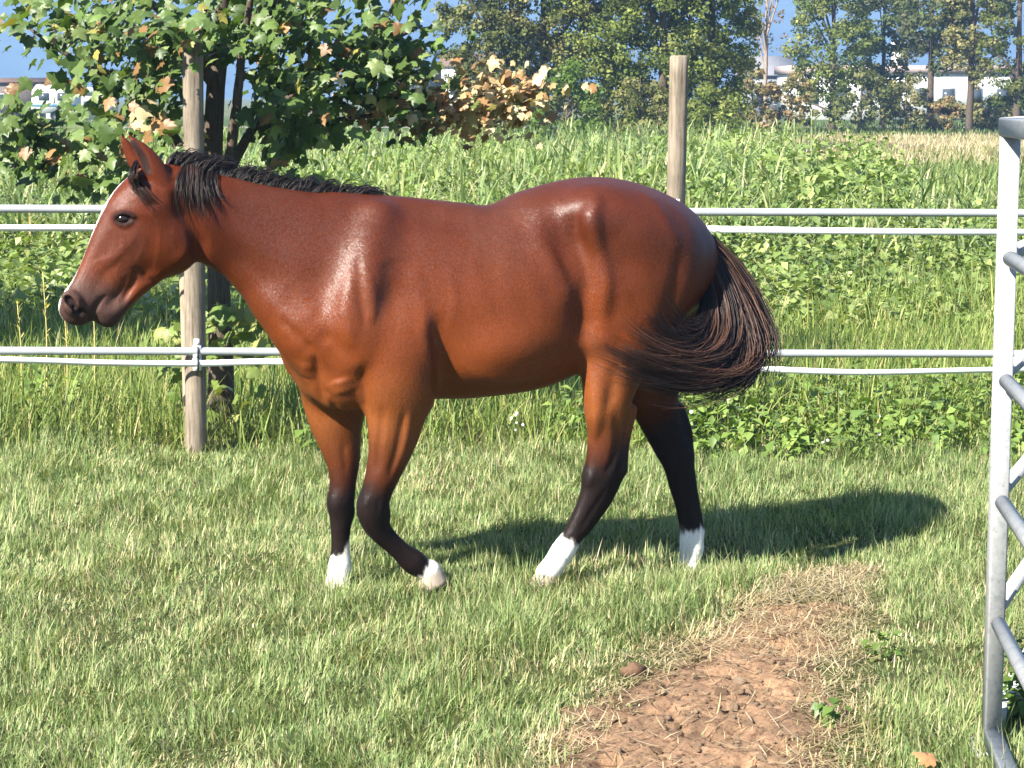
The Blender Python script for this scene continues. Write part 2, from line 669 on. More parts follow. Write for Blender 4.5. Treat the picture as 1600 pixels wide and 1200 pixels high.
curl = rng.normal(.6, .5, n)
flat = rng.random(n) < (.16 + .6 * s)
lean[flat] = rng.uniform(.9, 1.5, flat.sum())
curl[flat] = rng.normal(0, .4, flat.sum())
col = pick(GREENS, [.24, .25, .20, .17, .09, .05], n)
mat_ = np.clip(vnoise(P2, .55, 88, 3) - .12, 0, 1) * np.clip((9.6 - y) / 2, 0, 1)
dry = (rng.random(n) < np.clip(.07 + .80 * s + .75 * mat_ - .22 * patch * (1 - s), .02, .92))
h *= 1 - .5 * np.clip(mat_ * 2, 0, 1)
col[dry] = pick([(.42, .35, .20), (.50, .43, .27), (.32, .25, .135)], [.4, .35, .25], dry.sum())
lush = np.clip(.5 * patch + .5 * np.clip((y - 9.3) / 1.6, 0, 1), 0, 1)
col = np.where(dry[:, None], col, col * (1 - .35 * lush[:, None]) + np.array([.105, .170, .050]) * .35 * lush[:, None])
col = col * 1.10 * np.exp(.16 * rng.normal(size=(n, 1)))
V, F, C = blades(None, np.column_stack([x, y, gz(x, y) - .004]), h, w, az, lean, curl, col, segs=2)
lawn = mesh_np('grass', V, F, M_GRASS, None, C)
tag(lawn, kind='stuff')

# ---- straw lying on the worn ground
n = 5200
x, y = frustum_points(n * 6, 5.3, 8.6, .2, 780, 1420)
s = straw(x, y) * (1 - .80 * dirt(x, y) * np.clip((7.3 - y) / .5, 0, 1))
k = np.where(rng.random(len(x)) < s ** 1.5)[0][:n]
x, y = x[k], y[k]
n = len(x)
V, F, C = blades(None, np.column_stack([x, y, dirt_h(x, y) + .008 + .012 * rng.random(n)]), rng.uniform(.03, .11, n), rng.uniform(.002, .0042, n), rng.uniform(0, 2 * PI, n),
                 rng.normal(1.5, .14, n), rng.normal(0, .5, n), pick([(.46, .37, .22), (.36, .27, .15), (.54, .45, .30), (.24, .17, .095)], [.3, .3, .2, .2], n), segs=3, tipw=.3)
tag(mesh_np('straw_litter', V, F, M_GRASS, None, C), kind='stuff')

# ---- unmown grass under and behind the fence
n = 58000
x, y = frustum_points(n, 10.7, 20.0, 1.6, power=.4)
P2 = np.column_stack([x, y])
pa = vnoise(P2, 1.1, 91, 3)
keep = rng.random(n) < np.clip((y - 10.95) / .5, .05, 1)
x, y, pa = x[keep], y[keep], pa[keep]
n = len(x)
strip = np.exp(-((y - 12.0) / 1.1) ** 2)
h = (.16 + .09 * strip + .05 * np.clip((y - 14) / 4, 0, 1)) * np.exp(.3 * rng.normal(size=n)) * (1 + .5 * pa)
w = .0065 * np.exp(.25 * rng.normal(size=n)) * (1 + .04 * (y - 11))
col = pick([(0.160, 0.215, 0.051), (0.209, 0.260, 0.069), (0.110, 0.165, 0.037), (0.275, 0.290, 0.092), (0.396, 0.330, 0.141)], [.3, .28, .2, .17, .05], n) * np.exp(.16 * rng.normal(size=(n, 1)))
V, F, C = blades(None, np.column_stack([x, y, gz(x, y)]), h, w, rng.uniform(0, 2 * PI, n), np.abs(rng.normal(.1, .3, n)), rng.normal(.75, .55, n), col, segs=3)
tag(mesh_np('long_grass', V, F, M_GRASS, None, C), kind='stuff')

# ---- broad-leaved weeds: nettles along the fence, a leafy belt in the field
def leaf_sprays(root, h, nl, size, col, droop=.3):
    """Upright weeds: nl folded oval leaves round each stem."""
    n = len(root)
    k = np.repeat(np.arange(n), nl)
    m = len(k)
    t = np.tile((np.arange(nl) + .5) / nl, n) + rng.normal(0, .06, m)
    az = rng.uniform(0, 2 * PI, m)
    up = rng.normal(droop, .35, m)
    L = size[k] * np.exp(.25 * rng.normal(size=m)) * (1.1 - .45 * t)
    st = root[k] + np.column_stack([rng.normal(0, .04, m) * h[k], rng.normal(0, .04, m) * h[k], t * h[k]])
    dx = np.column_stack([np.cos(az) * np.cos(up), np.sin(az) * np.cos(up), -np.sin(up)])
    sd = np.column_stack([-np.sin(az), np.cos(az), np.zeros(m)])
    up_ = np.cross(dx, sd)
    rollv = rng.normal(0, .35, m)[:, None]
    sd = sd * np.cos(rollv) + up_ * np.sin(rollv)
    st = st + dx * (L * .25)[:, None]
    W = L * rng.uniform(.28, .42, m)
    a = st
    b = st + dx * (L * .45)[:, None]
    c = st + dx * L[:, None] - np.array([0, 0, .12]) * L[:, None]
    lft = b + sd * W[:, None] + up_ * (W * .35)[:, None]
    rgt = b - sd * W[:, None] + up_ * (W * .35)[:, None]
    V = np.stack([a, lft, c, rgt, b], 1).reshape(-1, 3)
    o = (np.arange(m) * 5)[:, None]
    T = np.concatenate([o + np.array([[0, 4, 1]]), o + np.array([[1, 4, 2]]), o + np.array([[0, 3, 4]]), o + np.array([[3, 2, 4]])])
    C = np.repeat(col[k] * np.exp(.14 * rng.normal(size=(m, 1))), 5, 0)
    return V, [T], C


parts = []
n = 1500
x, y = frustum_points(n, 10.9, 12.7, .8)
px = 800 + x / y * FPX
pa = vnoise(np.column_stack([x, y]), .7, 95, 3)
keep = (pa + np.where(px > 1000, .45, -.25) > .05)
x, y = x[keep], y[keep]
n = len(x)
parts.append(leaf_sprays(np.column_stack([x, y, gz(x, y)]), rng.uniform(.14, .36, n), 10, np.full(n, .075), pick([(0.144, 0.215, 0.046), (0.190, 0.258, 0.062), (0.103, 0.163, 0.038)], [.4, .35, .25], n)))
n = 5200
x, y = frustum_points(n, 17.0, 28.0, 1.2)
pa = vnoise(np.column_stack([x, y]), 1.6, 96, 3)
keep = rng.random(n) < np.clip(.75 + .9 * pa, .1, 1) * np.clip((y - 16.5) / 2.5, 0, 1)
x, y, pa = x[keep], y[keep], pa[keep]
n = len(x)
hh = (.22 + .055 * np.clip(y - 18, 0, 10)) * np.exp(.22 * rng.normal(size=n)) * (1 + .35 * pa)
pxr = 800 + x / y * FPX
hh *= 1 - .35 * np.clip((pxr - 1180) / 200, 0, 1)
parts.append(leaf_sprays(np.column_stack([x, y, gz(x, y)]), hh, 12, np.full(n, .13), pick([(0.164, 0.223, 0.062), (0.218, 0.272, 0.084), (0.118, 0.175, 0.047), (0.270, 0.298, 0.109)], [.35, .3, .2, .15], n)))
n = 1900
x, y = frustum_points(n, 25.0, 46.0, 1.5, -40, 1260, power=-.2)
pa = vnoise(np.column_stack([x, y]), 2.2, 103, 3)
keep = pa > -.08
x, y = x[keep], y[keep]
n = len(x)
parts.append(leaf_sprays(np.column_stack([x, y, gz(x, y)]), rng.uniform(.8, 1.35, n) * np.clip(.5 + (y - 24) / 8, .5, 1), 16, np.full(n, .17), pick([(.18, .25, .062), (.23, .29, .085), (.13, .19, .045), (.27, .31, .11)], [.35, .3, .2, .15], n)))
allV, allF, allC, off = [], [], [], 0
for V, F, C in parts:
    allV.append(V); allF.append(F[0] + off); allC.append(C); off += len(V)
tag(mesh_np('weeds', np.concatenate(allV), np.concatenate(allF), M_LEAF, None, np.concatenate(allC)), kind='stuff')

# ---- tall fodder grass standing in the field, ending towards the right
n = 6000
x, y = frustum_points(n, 22.5, 62.0, 2.0, -60, 1330, power=-.3)
px = 800 + x / y * FPX
pa = vnoise(np.column_stack([x, y]), 3.0, 97, 3)
edge = 1235 + 40 * vnoise(y[:, None] * np.array([[1, 0]]), 6, 98, 2)
keep = (px < edge) | ((rng.random(n) < .25) & (y < 40))
x, y, pa, px, edge = x[keep], y[keep], pa[keep], px[keep], edge[keep]
n = len(x)
H = (1.20 + .34 * pa + .14 * rng.normal(size=n)) * np.clip(.45 + (y - 22) / 9, .4, 1) * np.where(px > edge, .6, 1) * (1 + .25 * np.clip((500 - px) / 400, 0, 1) * np.clip((30 - y) / 10, 0, 1) * 0)
nl = 8
k = np.repeat(np.arange(n), nl)
m = len(k)
t = np.tile((np.arange(nl) + .6) / nl, n)
root = np.column_stack([x, y, gz(x, y)])[k] + np.column_stack([rng.normal(0, .05, m), rng.normal(0, .05, m), t * H[k] * .78])
pb = vnoise(np.column_stack([x, y * .5]), 1.4, 101, 3)
lh = rng.uniform(.35, .75, m) * (1.15 - .45 * t)
base = pick([(0.178, 0.236, 0.077), (0.232, 0.280, 0.106), (0.131, 0.194, 0.054), (0.285, 0.311, 0.135), (0.438, 0.367, 0.183)], [.32, .28, .2, .15, .05], n)
V, F, C = blades(None, root, lh, rng.uniform(.016, .036, m), rng.uniform(0, 2 * PI, m), rng.normal(.3, .2, m), rng.normal(1.35, .6, m), (base * (1 + np.column_stack([.45 * pb, .28 * pb, .10 * pb])))[k] * np.exp(.15 * rng.normal(size=(m, 1))), M_LEAF, segs=3)
tag(mesh_np('tall_fodder_grass', V, F, M_LEAF, None, C), kind='stuff')

# low green growth beyond it on the right, then the dry strip
n = 26000
x, y = frustum_points(n, 19.0, 58.0, 2.0, 1000, 1600, power=-.2)
col = pick([(0.138, 0.194, 0.050), (0.190, 0.236, 0.073), (0.103, 0.152, 0.041), (0.255, 0.263, 0.102)], [.35, .3, .2, .15], n) * np.exp(.15 * rng.normal(size=(n, 1)))
V, F, C = blades(None, np.column_stack([x, y, gz(x, y)]), rng.uniform(.16, .42, n), rng.uniform(.012, .03, n) * (y / 30), rng.uniform(0, 2 * PI, n), np.abs(rng.normal(.15, .3, n)), rng.normal(.8, .5, n), col, M_GRASS, segs=2)
tag(mesh_np('meadow_grass', V, F, M_GRASS, None, C), kind='stuff')
n = 26000
x, y = frustum_points(n, 57.0, 101.0, 3.0, 1130, 1600, power=.3)
pa = vnoise(np.column_stack([x, y * .4]), 3.0, 99, 3)
dryc = pick([(.44, .36, .22), (.50, .43, .28), (.36, .285, .16), (.40, .36, .19)], [.35, .3, .2, .15], n)
grnc = pick([(.15, .19, .06), (.19, .22, .075)], [.5, .5], n)
isg = rng.random(n) < np.clip(.12 + .9 * (pa - .15) + .5 * np.clip((y - 88) / 12, 0, 1), .03, .9)
col = np.where(isg[:, None], grnc, dryc) * np.exp(.15 * rng.normal(size=(n, 1)))
keep = (px_of := 800 + x / y * FPX) > 1215 + 30 * pa + 60 * rng.random(n)
x, y, col, pa = x[keep], y[keep], col[keep], pa[keep]
n = len(x)
V, F, C = blades(None, np.column_stack([x, y, gz(x, y)]), rng.uniform(.08, .34, n) * (1 + .9 * np.clip(pa, 0, 1)), rng.uniform(.02, .05, n), rng.uniform(0, 2 * PI, n), np.abs(rng.normal(.5, .45, n)), rng.normal(.6, .5, n), col, M_GRASS, segs=2)
tag(mesh_np('dry_grass', V, F, M_GRASS, None, C), kind='stuff')
n = 9000
x, y = frustum_points(n, 101.0, 140.0, 3.0, 1000, 1600)
keep = (y < 125.5) | (y > 131.5)
x, y = x[keep], y[keep]
n = len(x)
col = pick([(0.080, 0.124, 0.029), (0.104, 0.144, 0.040), (0.224, 0.200, 0.088)], [.45, .4, .15], n)
V, F, C = blades(None, np.column_stack([x, y, gz(x, y)]), rng.uniform(.15, .4, n), rng.uniform(.05, .1, n), rng.uniform(0, 2 * PI, n), np.abs(rng.normal(.1, .3, n)), rng.normal(.6, .5, n), col, M_GRASS, segs=2)
tag(mesh_np('verge_grass', V, F, M_GRASS, None, C), kind='stuff')

# ================================================================ the horse
TH = math.radians(20.0)
H_O = np.array([-0.03, 8.2, 0.0])
H_EX = np.array([math.cos(TH), math.sin(TH), 0.0])      # towards the tail
H_EV = np.array([math.sin(TH), -math.cos(TH), 0.0])     # towards the near (left) flank


def HP(px, py, v):
    """Point of the horse (a, v, z) at lateral offset v whose place in the photograph is px, py; and its metres per pixel."""
    d = ray(px, py)
    o = np.array([0, 0, EYE]) - H_O
    t = (v - o @ H_EV) / (d @ H_EV)
    p = o + d * t
    dep = t
    return np.array([p @ H_EX, v, p[2]]), dep / FPX


VOX = 0.0066
LO = np.array([-1.90, -0.40, -0.05])
HI = np.array([0.98, 0.42, 1.76])
DIM = np.ceil((HI - LO) / VOX).astype(int)
SD = np.full(DIM, 0.5, np.float32)
GX = [(LO[i] + np.arange(DIM[i]) * VOX).astype(np.float32) for i in range(3)]


def box_slices(lo, hi):
    i0 = np.maximum(np.floor((lo - LO) / VOX).astype(int), 0)
    i1 = np.minimum(np.ceil((hi - LO) / VOX).astype(int) + 1, DIM)
    return tuple(slice(a, max(a, b)) for a, b in zip(i0, i1))


def smin(a, b, k):
    h = np.maximum(k - np.abs(a - b), 0.0) / k
    return np.minimum(a, b) - h * h * k * 0.25


def blend(sl, d, k, sub):
    cur = SD[sl]
    if sub:
        SD[sl] = -smin(-cur, d, k)
    else:
        SD[sl] = smin(cur, d, k)


def tube(ctrl, k=0.03, n=4, sub=False):
    """ctrl: (px, py, r_px, v, q). A tapering tube of elliptic section; q = lateral half width / in-plane radius."""
    rows = []
    for c in ctrl:
        px, py, r, v, q = c
        p, s = HP(px, py, v)
        rows.append([p[0], v, p[2], r * s, q])
    tube_rows(rows, k, n, sub)


def tube_rows(rows, k=0.03, n=4, sub=False):
    rows = np.array(rows)
    R = spline(rows, (len(rows) - 1) * n + 1) if len(rows) > 2 else rows
    R[:, 3] = np.maximum(R[:, 3], 0.001)
    ext = R[:, 3] * np.maximum(R[:, 4], 1.0)
    pad = k + 0.035
    lo = np.min(R[:, :3] - ext[:, None], axis=0) - pad
    hi = np.max(R[:, :3] + ext[:, None], axis=0) + pad
    sl = box_slices(lo, hi)
    X, Y, Z = GX[0][sl[0]][:, None, None], GX[1][sl[1]][None, :, None], GX[2][sl[2]][None, None, :]
    D = np.full((X.size, Y.size, Z.size), 0.5, np.float32)
    for A, B in zip(R[:-1], R[1:]):
        l2 = np.minimum(A[:3], B[:3]) - max(A[3] * max(A[4], 1), B[3] * max(B[4], 1)) - pad
        h2 = np.maximum(A[:3], B[:3]) + max(A[3] * max(A[4], 1), B[3] * max(B[4], 1)) + pad
        s2 = tuple(slice(max(a.start, b.start), max(max(a.start, b.start), min(a.stop, b.stop))) for a, b in zip(box_slices(l2, h2), sl))
        rel = tuple(slice(s.start - t.start, s.stop - t.start) for s, t in zip(s2, sl))
        x, y, z = GX[0][s2[0]][:, None, None], GX[1][s2[1]][None, :, None], GX[2][s2[2]][None, None, :]
        ab = B[:3] - A[:3]
        L2 = float(ab @ ab) + 1e-9
        t = np.clip(((x - A[0]) * ab[0] + (y - A[1]) * ab[1] + (z - A[2]) * ab[2]) / L2, 0, 1)
        q = A[4] + t * (B[4] - A[4])
        dx = x - (A[0] + t * ab[0])
        dy = (y - (A[1] + t * ab[1])) / q
        dz = z - (A[2] + t * ab[2])
        d = np.sqrt(dx * dx + dy * dy + dz * dz) - (A[3] + t * (B[3] - A[3]))
        D[rel] = np.minimum(D[rel], d.astype(np.float32))
    blend(sl, D, k, sub)


def surf(px, py, side=1, guess=.1):
    """Lateral position of the skin at a place in the photograph (near side) and the point itself."""
    v = guess
    p, s = HP(px, py, v)
    for _ in range(4):
        i, k = int(round((p[0] - LO[0]) / VOX)), int(round((p[2] - LO[2]) / VOX))
        inside = np.where(SD[i, :, k] < 0)[0]
        if len(inside) == 0:
            return p, s
        j = inside.max() if side > 0 else inside.min()
        j2 = j + side
        f = SD[i, j, k] / (SD[i, j, k] - SD[i, j2, k])
        v = float(GX[1][j]) + side * VOX * float(f)
        if side < 0:
            p = np.array([p[0], v, p[2]])
            return p, s
        p, s = HP(px, py, v)
    return p, s


def line(pts, off=0.0, k=.012, sub=False, both=False, n=4):
    """A raised or sunken line laid on the skin: pts (px, py, r_px); off = metres outward of the skin."""
    rows = []
    for x, y, r in pts:
        p, s = surf(x, y)
        rows.append([p[0], p[1] + off, p[2], r * s, 1.0])
    far = None
    if both:
        far = []
        for (a, v, z, r, q) in rows:
            i, kk = int(round((a - LO[0]) / VOX)), int(round((z - LO[2]) / VOX))
            ins = np.where(SD[i, :, kk] < 0)[0]
            far.append([a, (float(GX[1][ins.min()]) if len(ins) else -v) - off, z, r, q])
    tube_rows(rows, k, n, sub)
    if far:
        tube_rows(far, k, n, sub)


def soft(pts, amp, both=True, n=6, rows=None):
    """A soft dent (amp > 0) or ridge (amp < 0), metres deep, along a line on the skin; pts (px, py, sigma_px)."""
    if rows is None:
        rows = []
        for x, y, r in pts:
            p, s = surf(x, y)
            rows.append([p[0], p[1], p[2], r * s])
    rows = np.array(rows)
    R = spline(rows, (len(rows) - 1) * n + 1) if len(rows) > 2 else rows
    m = R[:, 3].max() * 2.6
    sl = box_slices(R[:, :3].min(0) - m, R[:, :3].max(0) + m)
    x, y, z = GX[0][sl[0]][:, None, None], GX[1][sl[1]][None, :, None], GX[2][sl[2]][None, None, :]
    E = np.zeros((x.size, y.size, z.size), np.float32)
    L = len(R) - 1
    for i, (A, B) in enumerate(zip(R[:-1], R[1:])):
        ab = B[:3] - A[:3]
        t = np.clip(((x - A[0]) * ab[0] + (y - A[1]) * ab[1] + (z - A[2]) * ab[2]) / (float(ab @ ab) + 1e-9), 0, 1)
        d2 = (x - A[0] - t * ab[0]) ** 2 + (y - A[1] - t * ab[1]) ** 2 + (z - A[2] - t * ab[2]) ** 2
        u = (i + t) / L
        w = np.minimum(1, .15 + 4 * np.minimum(u, 1 - u))
        E = np.maximum(E, (w * np.exp(-d2 / (A[3] + t * (B[3] - A[3])) ** 2)).astype(np.float32))
    SD[sl] += np.float32(amp) * E
    if both:
        far = rows.copy()
        for q in far:
            i, kk = int(round((q[0] - LO[0]) / VOX)), int(round((q[2] - LO[2]) / VOX))
            ins = np.where(SD[i, :, kk] < 0)[0]
            q[1] = float(GX[1][ins.min()]) if len(ins) else -q[1]
        soft(None, amp, False, n, far)


def blur(times, region=None):
    global SD
    sl = region or (slice(None),) * 3
    A = SD[sl]
    for _ in range(times):
        for ax in range(3):
            B = A.copy()
            m = [slice(None)] * 3
            l, r = list(m), list(m)
            m[ax], l[ax], r[ax] = slice(1, -1), slice(None, -2), slice(2, None)
            B[tuple(m)] = .5 * A[tuple(m)] + .25 * (A[tuple(l)] + A[tuple(r)])
            A = B
    SD[sl] = A


def blob(px, py, v, rx, rz, rv, k=0.04, rot=0.0, sub=False):
    """Ellipsoid: rx, rz in pixels along and across its own axis (rot degrees, clockwise in the picture), rv in metres."""
    p, s = HP(px, py, v)
    rx, rz = rx * s, rz * s
    m = max(rx, rz)
    pad = k + 0.02
    sl = box_slices(p - np.array([m, rv, m]) - pad, p + np.array([m, rv, m]) + pad)
    x, y, z = GX[0][sl[0]][:, None, None] - p[0], GX[1][sl[1]][None, :, None] - p[1], GX[2][sl[2]][None, None, :] - p[2]
    c, sn = math.cos(math.radians(rot)), math.sin(math.radians(rot))
    xr = (x * c - z * sn) / rx
    zr = (x * sn + z * c) / rz
    yr = y / rv
    k0 = np.sqrt(xr * xr + yr * yr + zr * zr)
    k1 = np.sqrt((xr / rx) ** 2 + (yr / rv) ** 2 + (zr / rz) ** 2) + 1e-6
    d = k0 * (k0 - 1.0) / k1
    blend(sl, d.astype(np.float32), k, sub)


# ---- trunk
tube([(560, 452, 140, 0, .50), (610, 462, 148, 0, .57), (660, 470, 151, 0, .63), (710, 474, 150, 0, .69), (760, 472, 148, 0, .735), (815, 461, 150, 0, .74),
      (865, 441, 146, 0, .735), (920, 421, 137, 0, .74), (970, 412, 123, 0, .78), (1015, 410, 104, 0, .82), (1048, 414, 78, 0, .84)], k=.02, n=4)
# withers and croup
tube([(520, 340, 36, 0, .9), (590, 347, 36, 0, .8), (650, 352, 36, 0, .9), (720, 362, 38, 0, 1.2)], k=.07)
tube([(830, 350, 46, 0, 1.6), (900, 336, 52, 0, 1.9), (960, 338, 52, 0, 1.9), (1020, 362, 48, 0, 1.7), (1066, 392, 36, 0, 1.4)], k=.06)
# neck
tube([(262, 312, 52, 0, .62), (296, 330, 66, 0, .58), (345, 346, 72, 0, .56), (395, 366, 80, 0, .56), (445, 392, 97, 0, .55), (490, 418, 116, 0, .55), (535, 440, 130, 0, .56)], k=.04)
# breast: base of neck, far and near pectorals, sternum
tube([(450, 470, 50, .04, .9), (490, 510, 66, .05, .9), (530, 560, 66, .03, .9)], k=.06)
blob(478, 548, -.10, 40, 66, .105, k=.05, rot=-20)
blob(500, 585, -.055, 33, 48, .075, k=.035, rot=-25)
blob(531, 592, .085, 40, 50, .080, k=.035, rot=-25)
tube([(520, 590, 44, 0, 1.2), (580, 590, 46, 0, 1.6), (650, 575, 44, 0, 1.9)], k=.06)
# hollow between breast muscles
tube([(489, 563, 6, .035, 1), (497, 600, 8, .03, 1), (506, 640, 8, .01, 1)], k=.022, sub=True)
# shoulder blade, point of the shoulder, triceps, on both sides
for s in (1, -1):
    tube([(590, 350, 34, .09 * s, .7), (572, 420, 46, .135 * s, .8), (555, 490, 50, .155 * s, .85), (560, 545, 44, .15 * s, .9)], k=.06)
    blob(625, 530, .165 * s, 72, 62, .10, k=.06, rot=28)
    blob(612, 590, .155 * s, 48, 58, .085, k=.05, rot=-12)
    # haunch
    blob(935, 350, .165 * s, 60, 52, .105, k=.09, rot=10)
    blob(1005, 405, .150 * s, 92, 88, .135, k=.07, rot=25)
    blob(965, 445, .150 * s, 62, 92, .125, k=.06, rot=-8)
blob(775, 535, .10, 95, 62, .175, k=.07, rot=-8)
# fold of the flank
tube([(850, 545, 28, .10, .6), (890, 515, 30, .17, .5), (930, 510, 30, .19, .6)], k=.05)

# ---- legs
NF = [(622, 560, 60, .150, .75), (620, 600, 56, .150, .74), (618, 640, 47, .145, .76), (613, 690, 37, .138, .80), (601, 732, 29, .130, .85), (590, 764, 24.5, .124, .90),
      (583, 788, 25, .120, .88), (582, 806, 23, .118, .86), (592, 827, 19.5, .112, .80), (610, 846, 16.5, .106, .74), (629, 864, 16.5, .100, .76), (645, 877, 20, .094, .82), (660, 888, 17, .090, .95), (671, 893, 19, .088, 1.0)]
FF = [(535, 560, 62, -.150, .75), (524, 600, 56, -.150, .74), (523, 640, 46, -.148, .74), (529, 680, 36, -.145, .78), (536, 718, 27, -.140, .84), (536, 755, 21, -.138, .9), (533, 783, 21, -.136, .95),
      (533, 806, 18.5, -.135, .9), (532, 838, 15.5, -.133, .78), (532, 866, 16, -.132, .78), (531, 886, 19, -.131, .85), (529, 902, 18, -.130, .95), (527, 915, 20, -.130, 1.0)]
NH = [(1000, 430, 96, .13, .52), (985, 490, 82, .145, .55), (966, 545, 60, .15, .66), (955, 590, 45, .145, .70), (949, 630, 36, .140, .72), (946, 668, 29.5, .135, .74), (944, 700, 28, .130, .72), (942, 726, 29, .126, .68),
      (936, 752, 27, .124, .68), (922, 785, 21, .122, .72), (908, 812, 18, .120, .78), (894, 838, 17, .119, .82), (879, 862, 20, .118, .82), (867, 880, 18, .117, .92), (855, 896, 19, .116, 1.0)]
FH = [(1020, 470, 90, -.12, .52), (1010, 560, 66, -.115, .62), (1020, 620, 42, -.105, .7), (1034, 662, 33, -.10, .72), (1048, 695, 29, -.095, .72), (1058, 722, 24, -.09, .74), (1063, 755, 19.5, -.088, .76),
      (1071, 790, 16.5, -.086, .82), (1077, 822, 16.5, -.084, .84), (1081, 852, 20, -.083, .84), (1078, 872, 17, -.082, .94), (1074, 887, 19, -.082, 1.0)]
LEGS = [NF, FF, NH, FH]
for L, k in zip(LEGS, (.05, .05, .06, .06)):
    tube(L, k=k)
# elbow and forearm muscle, knees
blob(650, 610, .155, 34, 40, .06, k=.05, rot=10)
blob(641, 668, .150, 15, 46, .035, k=.03, rot=20)
blob(600, 668, .165, 20, 50, .035, k=.03, rot=6)
blob(573, 792, .122, 14, 20, .040, k=.02, rot=-6)
blob(600, 803, .118, 11, 15, .026, k=.02)
blob(524, 786, -.130, 12, 20, .040, k=.02)
blob(545, 800, -.13, 9, 14, .026, k=.02)
for s in ((526, 640), (548, 630)):
    blob(s[0], s[1], -.125, 20, 48, .05, k=.035, rot=4)
# stifle, gaskin, hocks (the point behind)
blob(935, 520, .170, 26, 34, .07, k=.05)
blob(965, 600, .165, 24, 60, .05, k=.04, rot=14)
blob(930, 610, .165, 16, 64, .05, k=.035, rot=0)
tube([(985, 640, 12, .125, .8), (976, 690, 10, .125, .7), (968, 732, 13, .125, .9)], k=.018)
tube([(966, 735, 13, .124, .8), (945, 780, 13, .121, .8), (912, 828, 11, .119, .9)], k=.02)
blob(925, 742, .128, 15, 20, .038, k=.022, rot=20)
tube([(1060, 640, 12, -.10, .8), (1072, 675, 11, -.095, .8), (1074, 712, 11, -.09, .9)], k=.02)
tube([(1074, 714, 10, -.09, .8), (1084, 775, 9, -.087, .8), (1092, 830, 10, -.084, .9)], k=.02)

blur(4)
# furrows and ridges of the trunk
soft([(600, 385, 16), (606, 430, 18), (612, 470, 16), (622, 505, 12)], .004)
soft([(570, 515, 7), (562, 450, 8), (560, 400, 7)], .007)
soft([(548, 540, 10), (540, 490, 12), (546, 440, 10)], -.008)
soft([(700, 520, 8), (710, 470, 9), (700, 420, 8)], -.003)
soft([(577, 430, 8), (583, 470, 8), (580, 500, 7)], -.006)
soft([(684, 500, 14), (688, 545, 20), (692, 590, 24), (690, 620, 22)], .026)
soft([(652, 500, 12), (668, 540, 12), (672, 585, 10)], -.008)
soft([(640, 420, 12), (660, 470, 12), (668, 520, 10)], -.005)
soft([(880, 345, 26), (890, 400, 34), (902, 450, 36), (908, 495, 30), (910, 530, 22)], .040)
soft([(908, 440, 10), (911, 490, 12), (912, 530, 10)], .012)
soft([(926, 312, 16), (919, 345, 20), (930, 395, 20), (940, 445, 20), (936, 505, 16)], -.016)
soft([(934, 305, 10), (926, 338, 11), (930, 370, 11), (940, 405, 12), (946, 450, 12), (942, 505, 11)], -.013)
soft([(908, 320, 11), (900, 345, 12), (903, 375, 12), (912, 410, 13), (919, 455, 13), (916, 505, 12)], .014)
soft([(842, 375, 20), (866, 425, 22), (886, 475, 18)], -.012)
soft([(858, 395, 12), (878, 432, 13), (890, 468, 10)], -.010)
soft([(818, 385, 18), (842, 430, 20), (862, 475, 16)], .007)
blob(972, 366, .10, 64, 54, .172, k=.09, rot=20)
blob(972, 366, -.10, 64, 54, .172, k=.09, rot=20)
soft([(975, 400, 18), (990, 440, 20), (1000, 480, 18)], .006)
soft([(1062, 400, 14), (1052, 460, 16), (1030, 520, 16)], .010)
soft([(1000, 300, 14), (1040, 345, 16), (1060, 390, 14)], -.006)
soft([(585, 412, 6), (610, 402, 6), (640, 398, 5)], -.003)
soft([(660, 330, 20), (700, 345, 24), (760, 350, 24)], .008)
for _x in (745, 790, 832):
    soft([(_x - 6, 400, 11), (_x + 4, 450, 12), (_x + 20, 500, 10)], -.0022)
soft([(720, 570, 14), (770, 592, 16), (830, 580, 16), (880, 550, 12)], -.010)
# neck muscles
soft([(345, 385, 14), (390, 415, 16), (440, 455, 16), (480, 500, 14)], .008)
soft([(330, 315, 14), (400, 345, 18), (480, 372, 18), (540, 395, 14)], .006)
soft([(350, 350, 16), (420, 385, 20), (490, 425, 18)], -.006)
# breast: edge of the far shoulder, crease between the breast muscles, notch before the forearm
soft([(436, 496, 5), (455, 515, 6), (475, 535, 7), (492, 552, 6)], .012, False)
soft([(492, 552, 6), (497, 580, 7), (500, 605, 8), (505, 630, 8)], .013, False)
soft([(475, 565, 12), (480, 590, 12)], -.008, False)
soft([(530, 590, 16), (540, 615, 14)], -.010, False)
soft([(566, 575, 8), (571, 610, 9), (573, 645, 9)], .012, False)
soft([(508, 605, 5), (520, 632, 6), (545, 650, 6)], .008, False)
soft([(500, 520, 12), (530, 540, 12), (560, 570, 9)], .005, False)
# forearm, knee and gaskin
soft([(632, 645, 6), (622, 695, 6), (608, 745, 5)], 0.0120, False)
soft([(648, 680, 5), (632, 725, 5), (618, 755, 4)], 0.0090, False)
soft([(600, 635, 7), (593, 690, 6), (588, 740, 5)], 0.0075, False)
soft([(640, 640, 6), (634, 690, 6), (618, 735, 5)], -0.0060, False)
soft([(576, 775, 5), (572, 792, 6)], -0.0060, False)
soft([(592, 778, 4), (590, 800, 4)], 0.0060, False)
soft([(540, 775, 4), (539, 800, 4)], 0.0060, False)
soft([(536, 690, 5), (540, 740, 5)], 0.0060, False)
soft([(541, 815, 3), (540, 850, 3), (540, 875, 3)], 0.0045, False)
soft([(962, 640, 7), (964, 690, 7), (957, 720, 6), (946, 740, 5)], 0.0135, False)
soft([(930, 640, 8), (930, 690, 7)], -0.0060, False)
soft([(948, 762, 4), (925, 798, 4), (905, 830, 3)], 0.0075, False)
soft([(926, 738, 7), (918, 762, 6)], -0.0060, False)
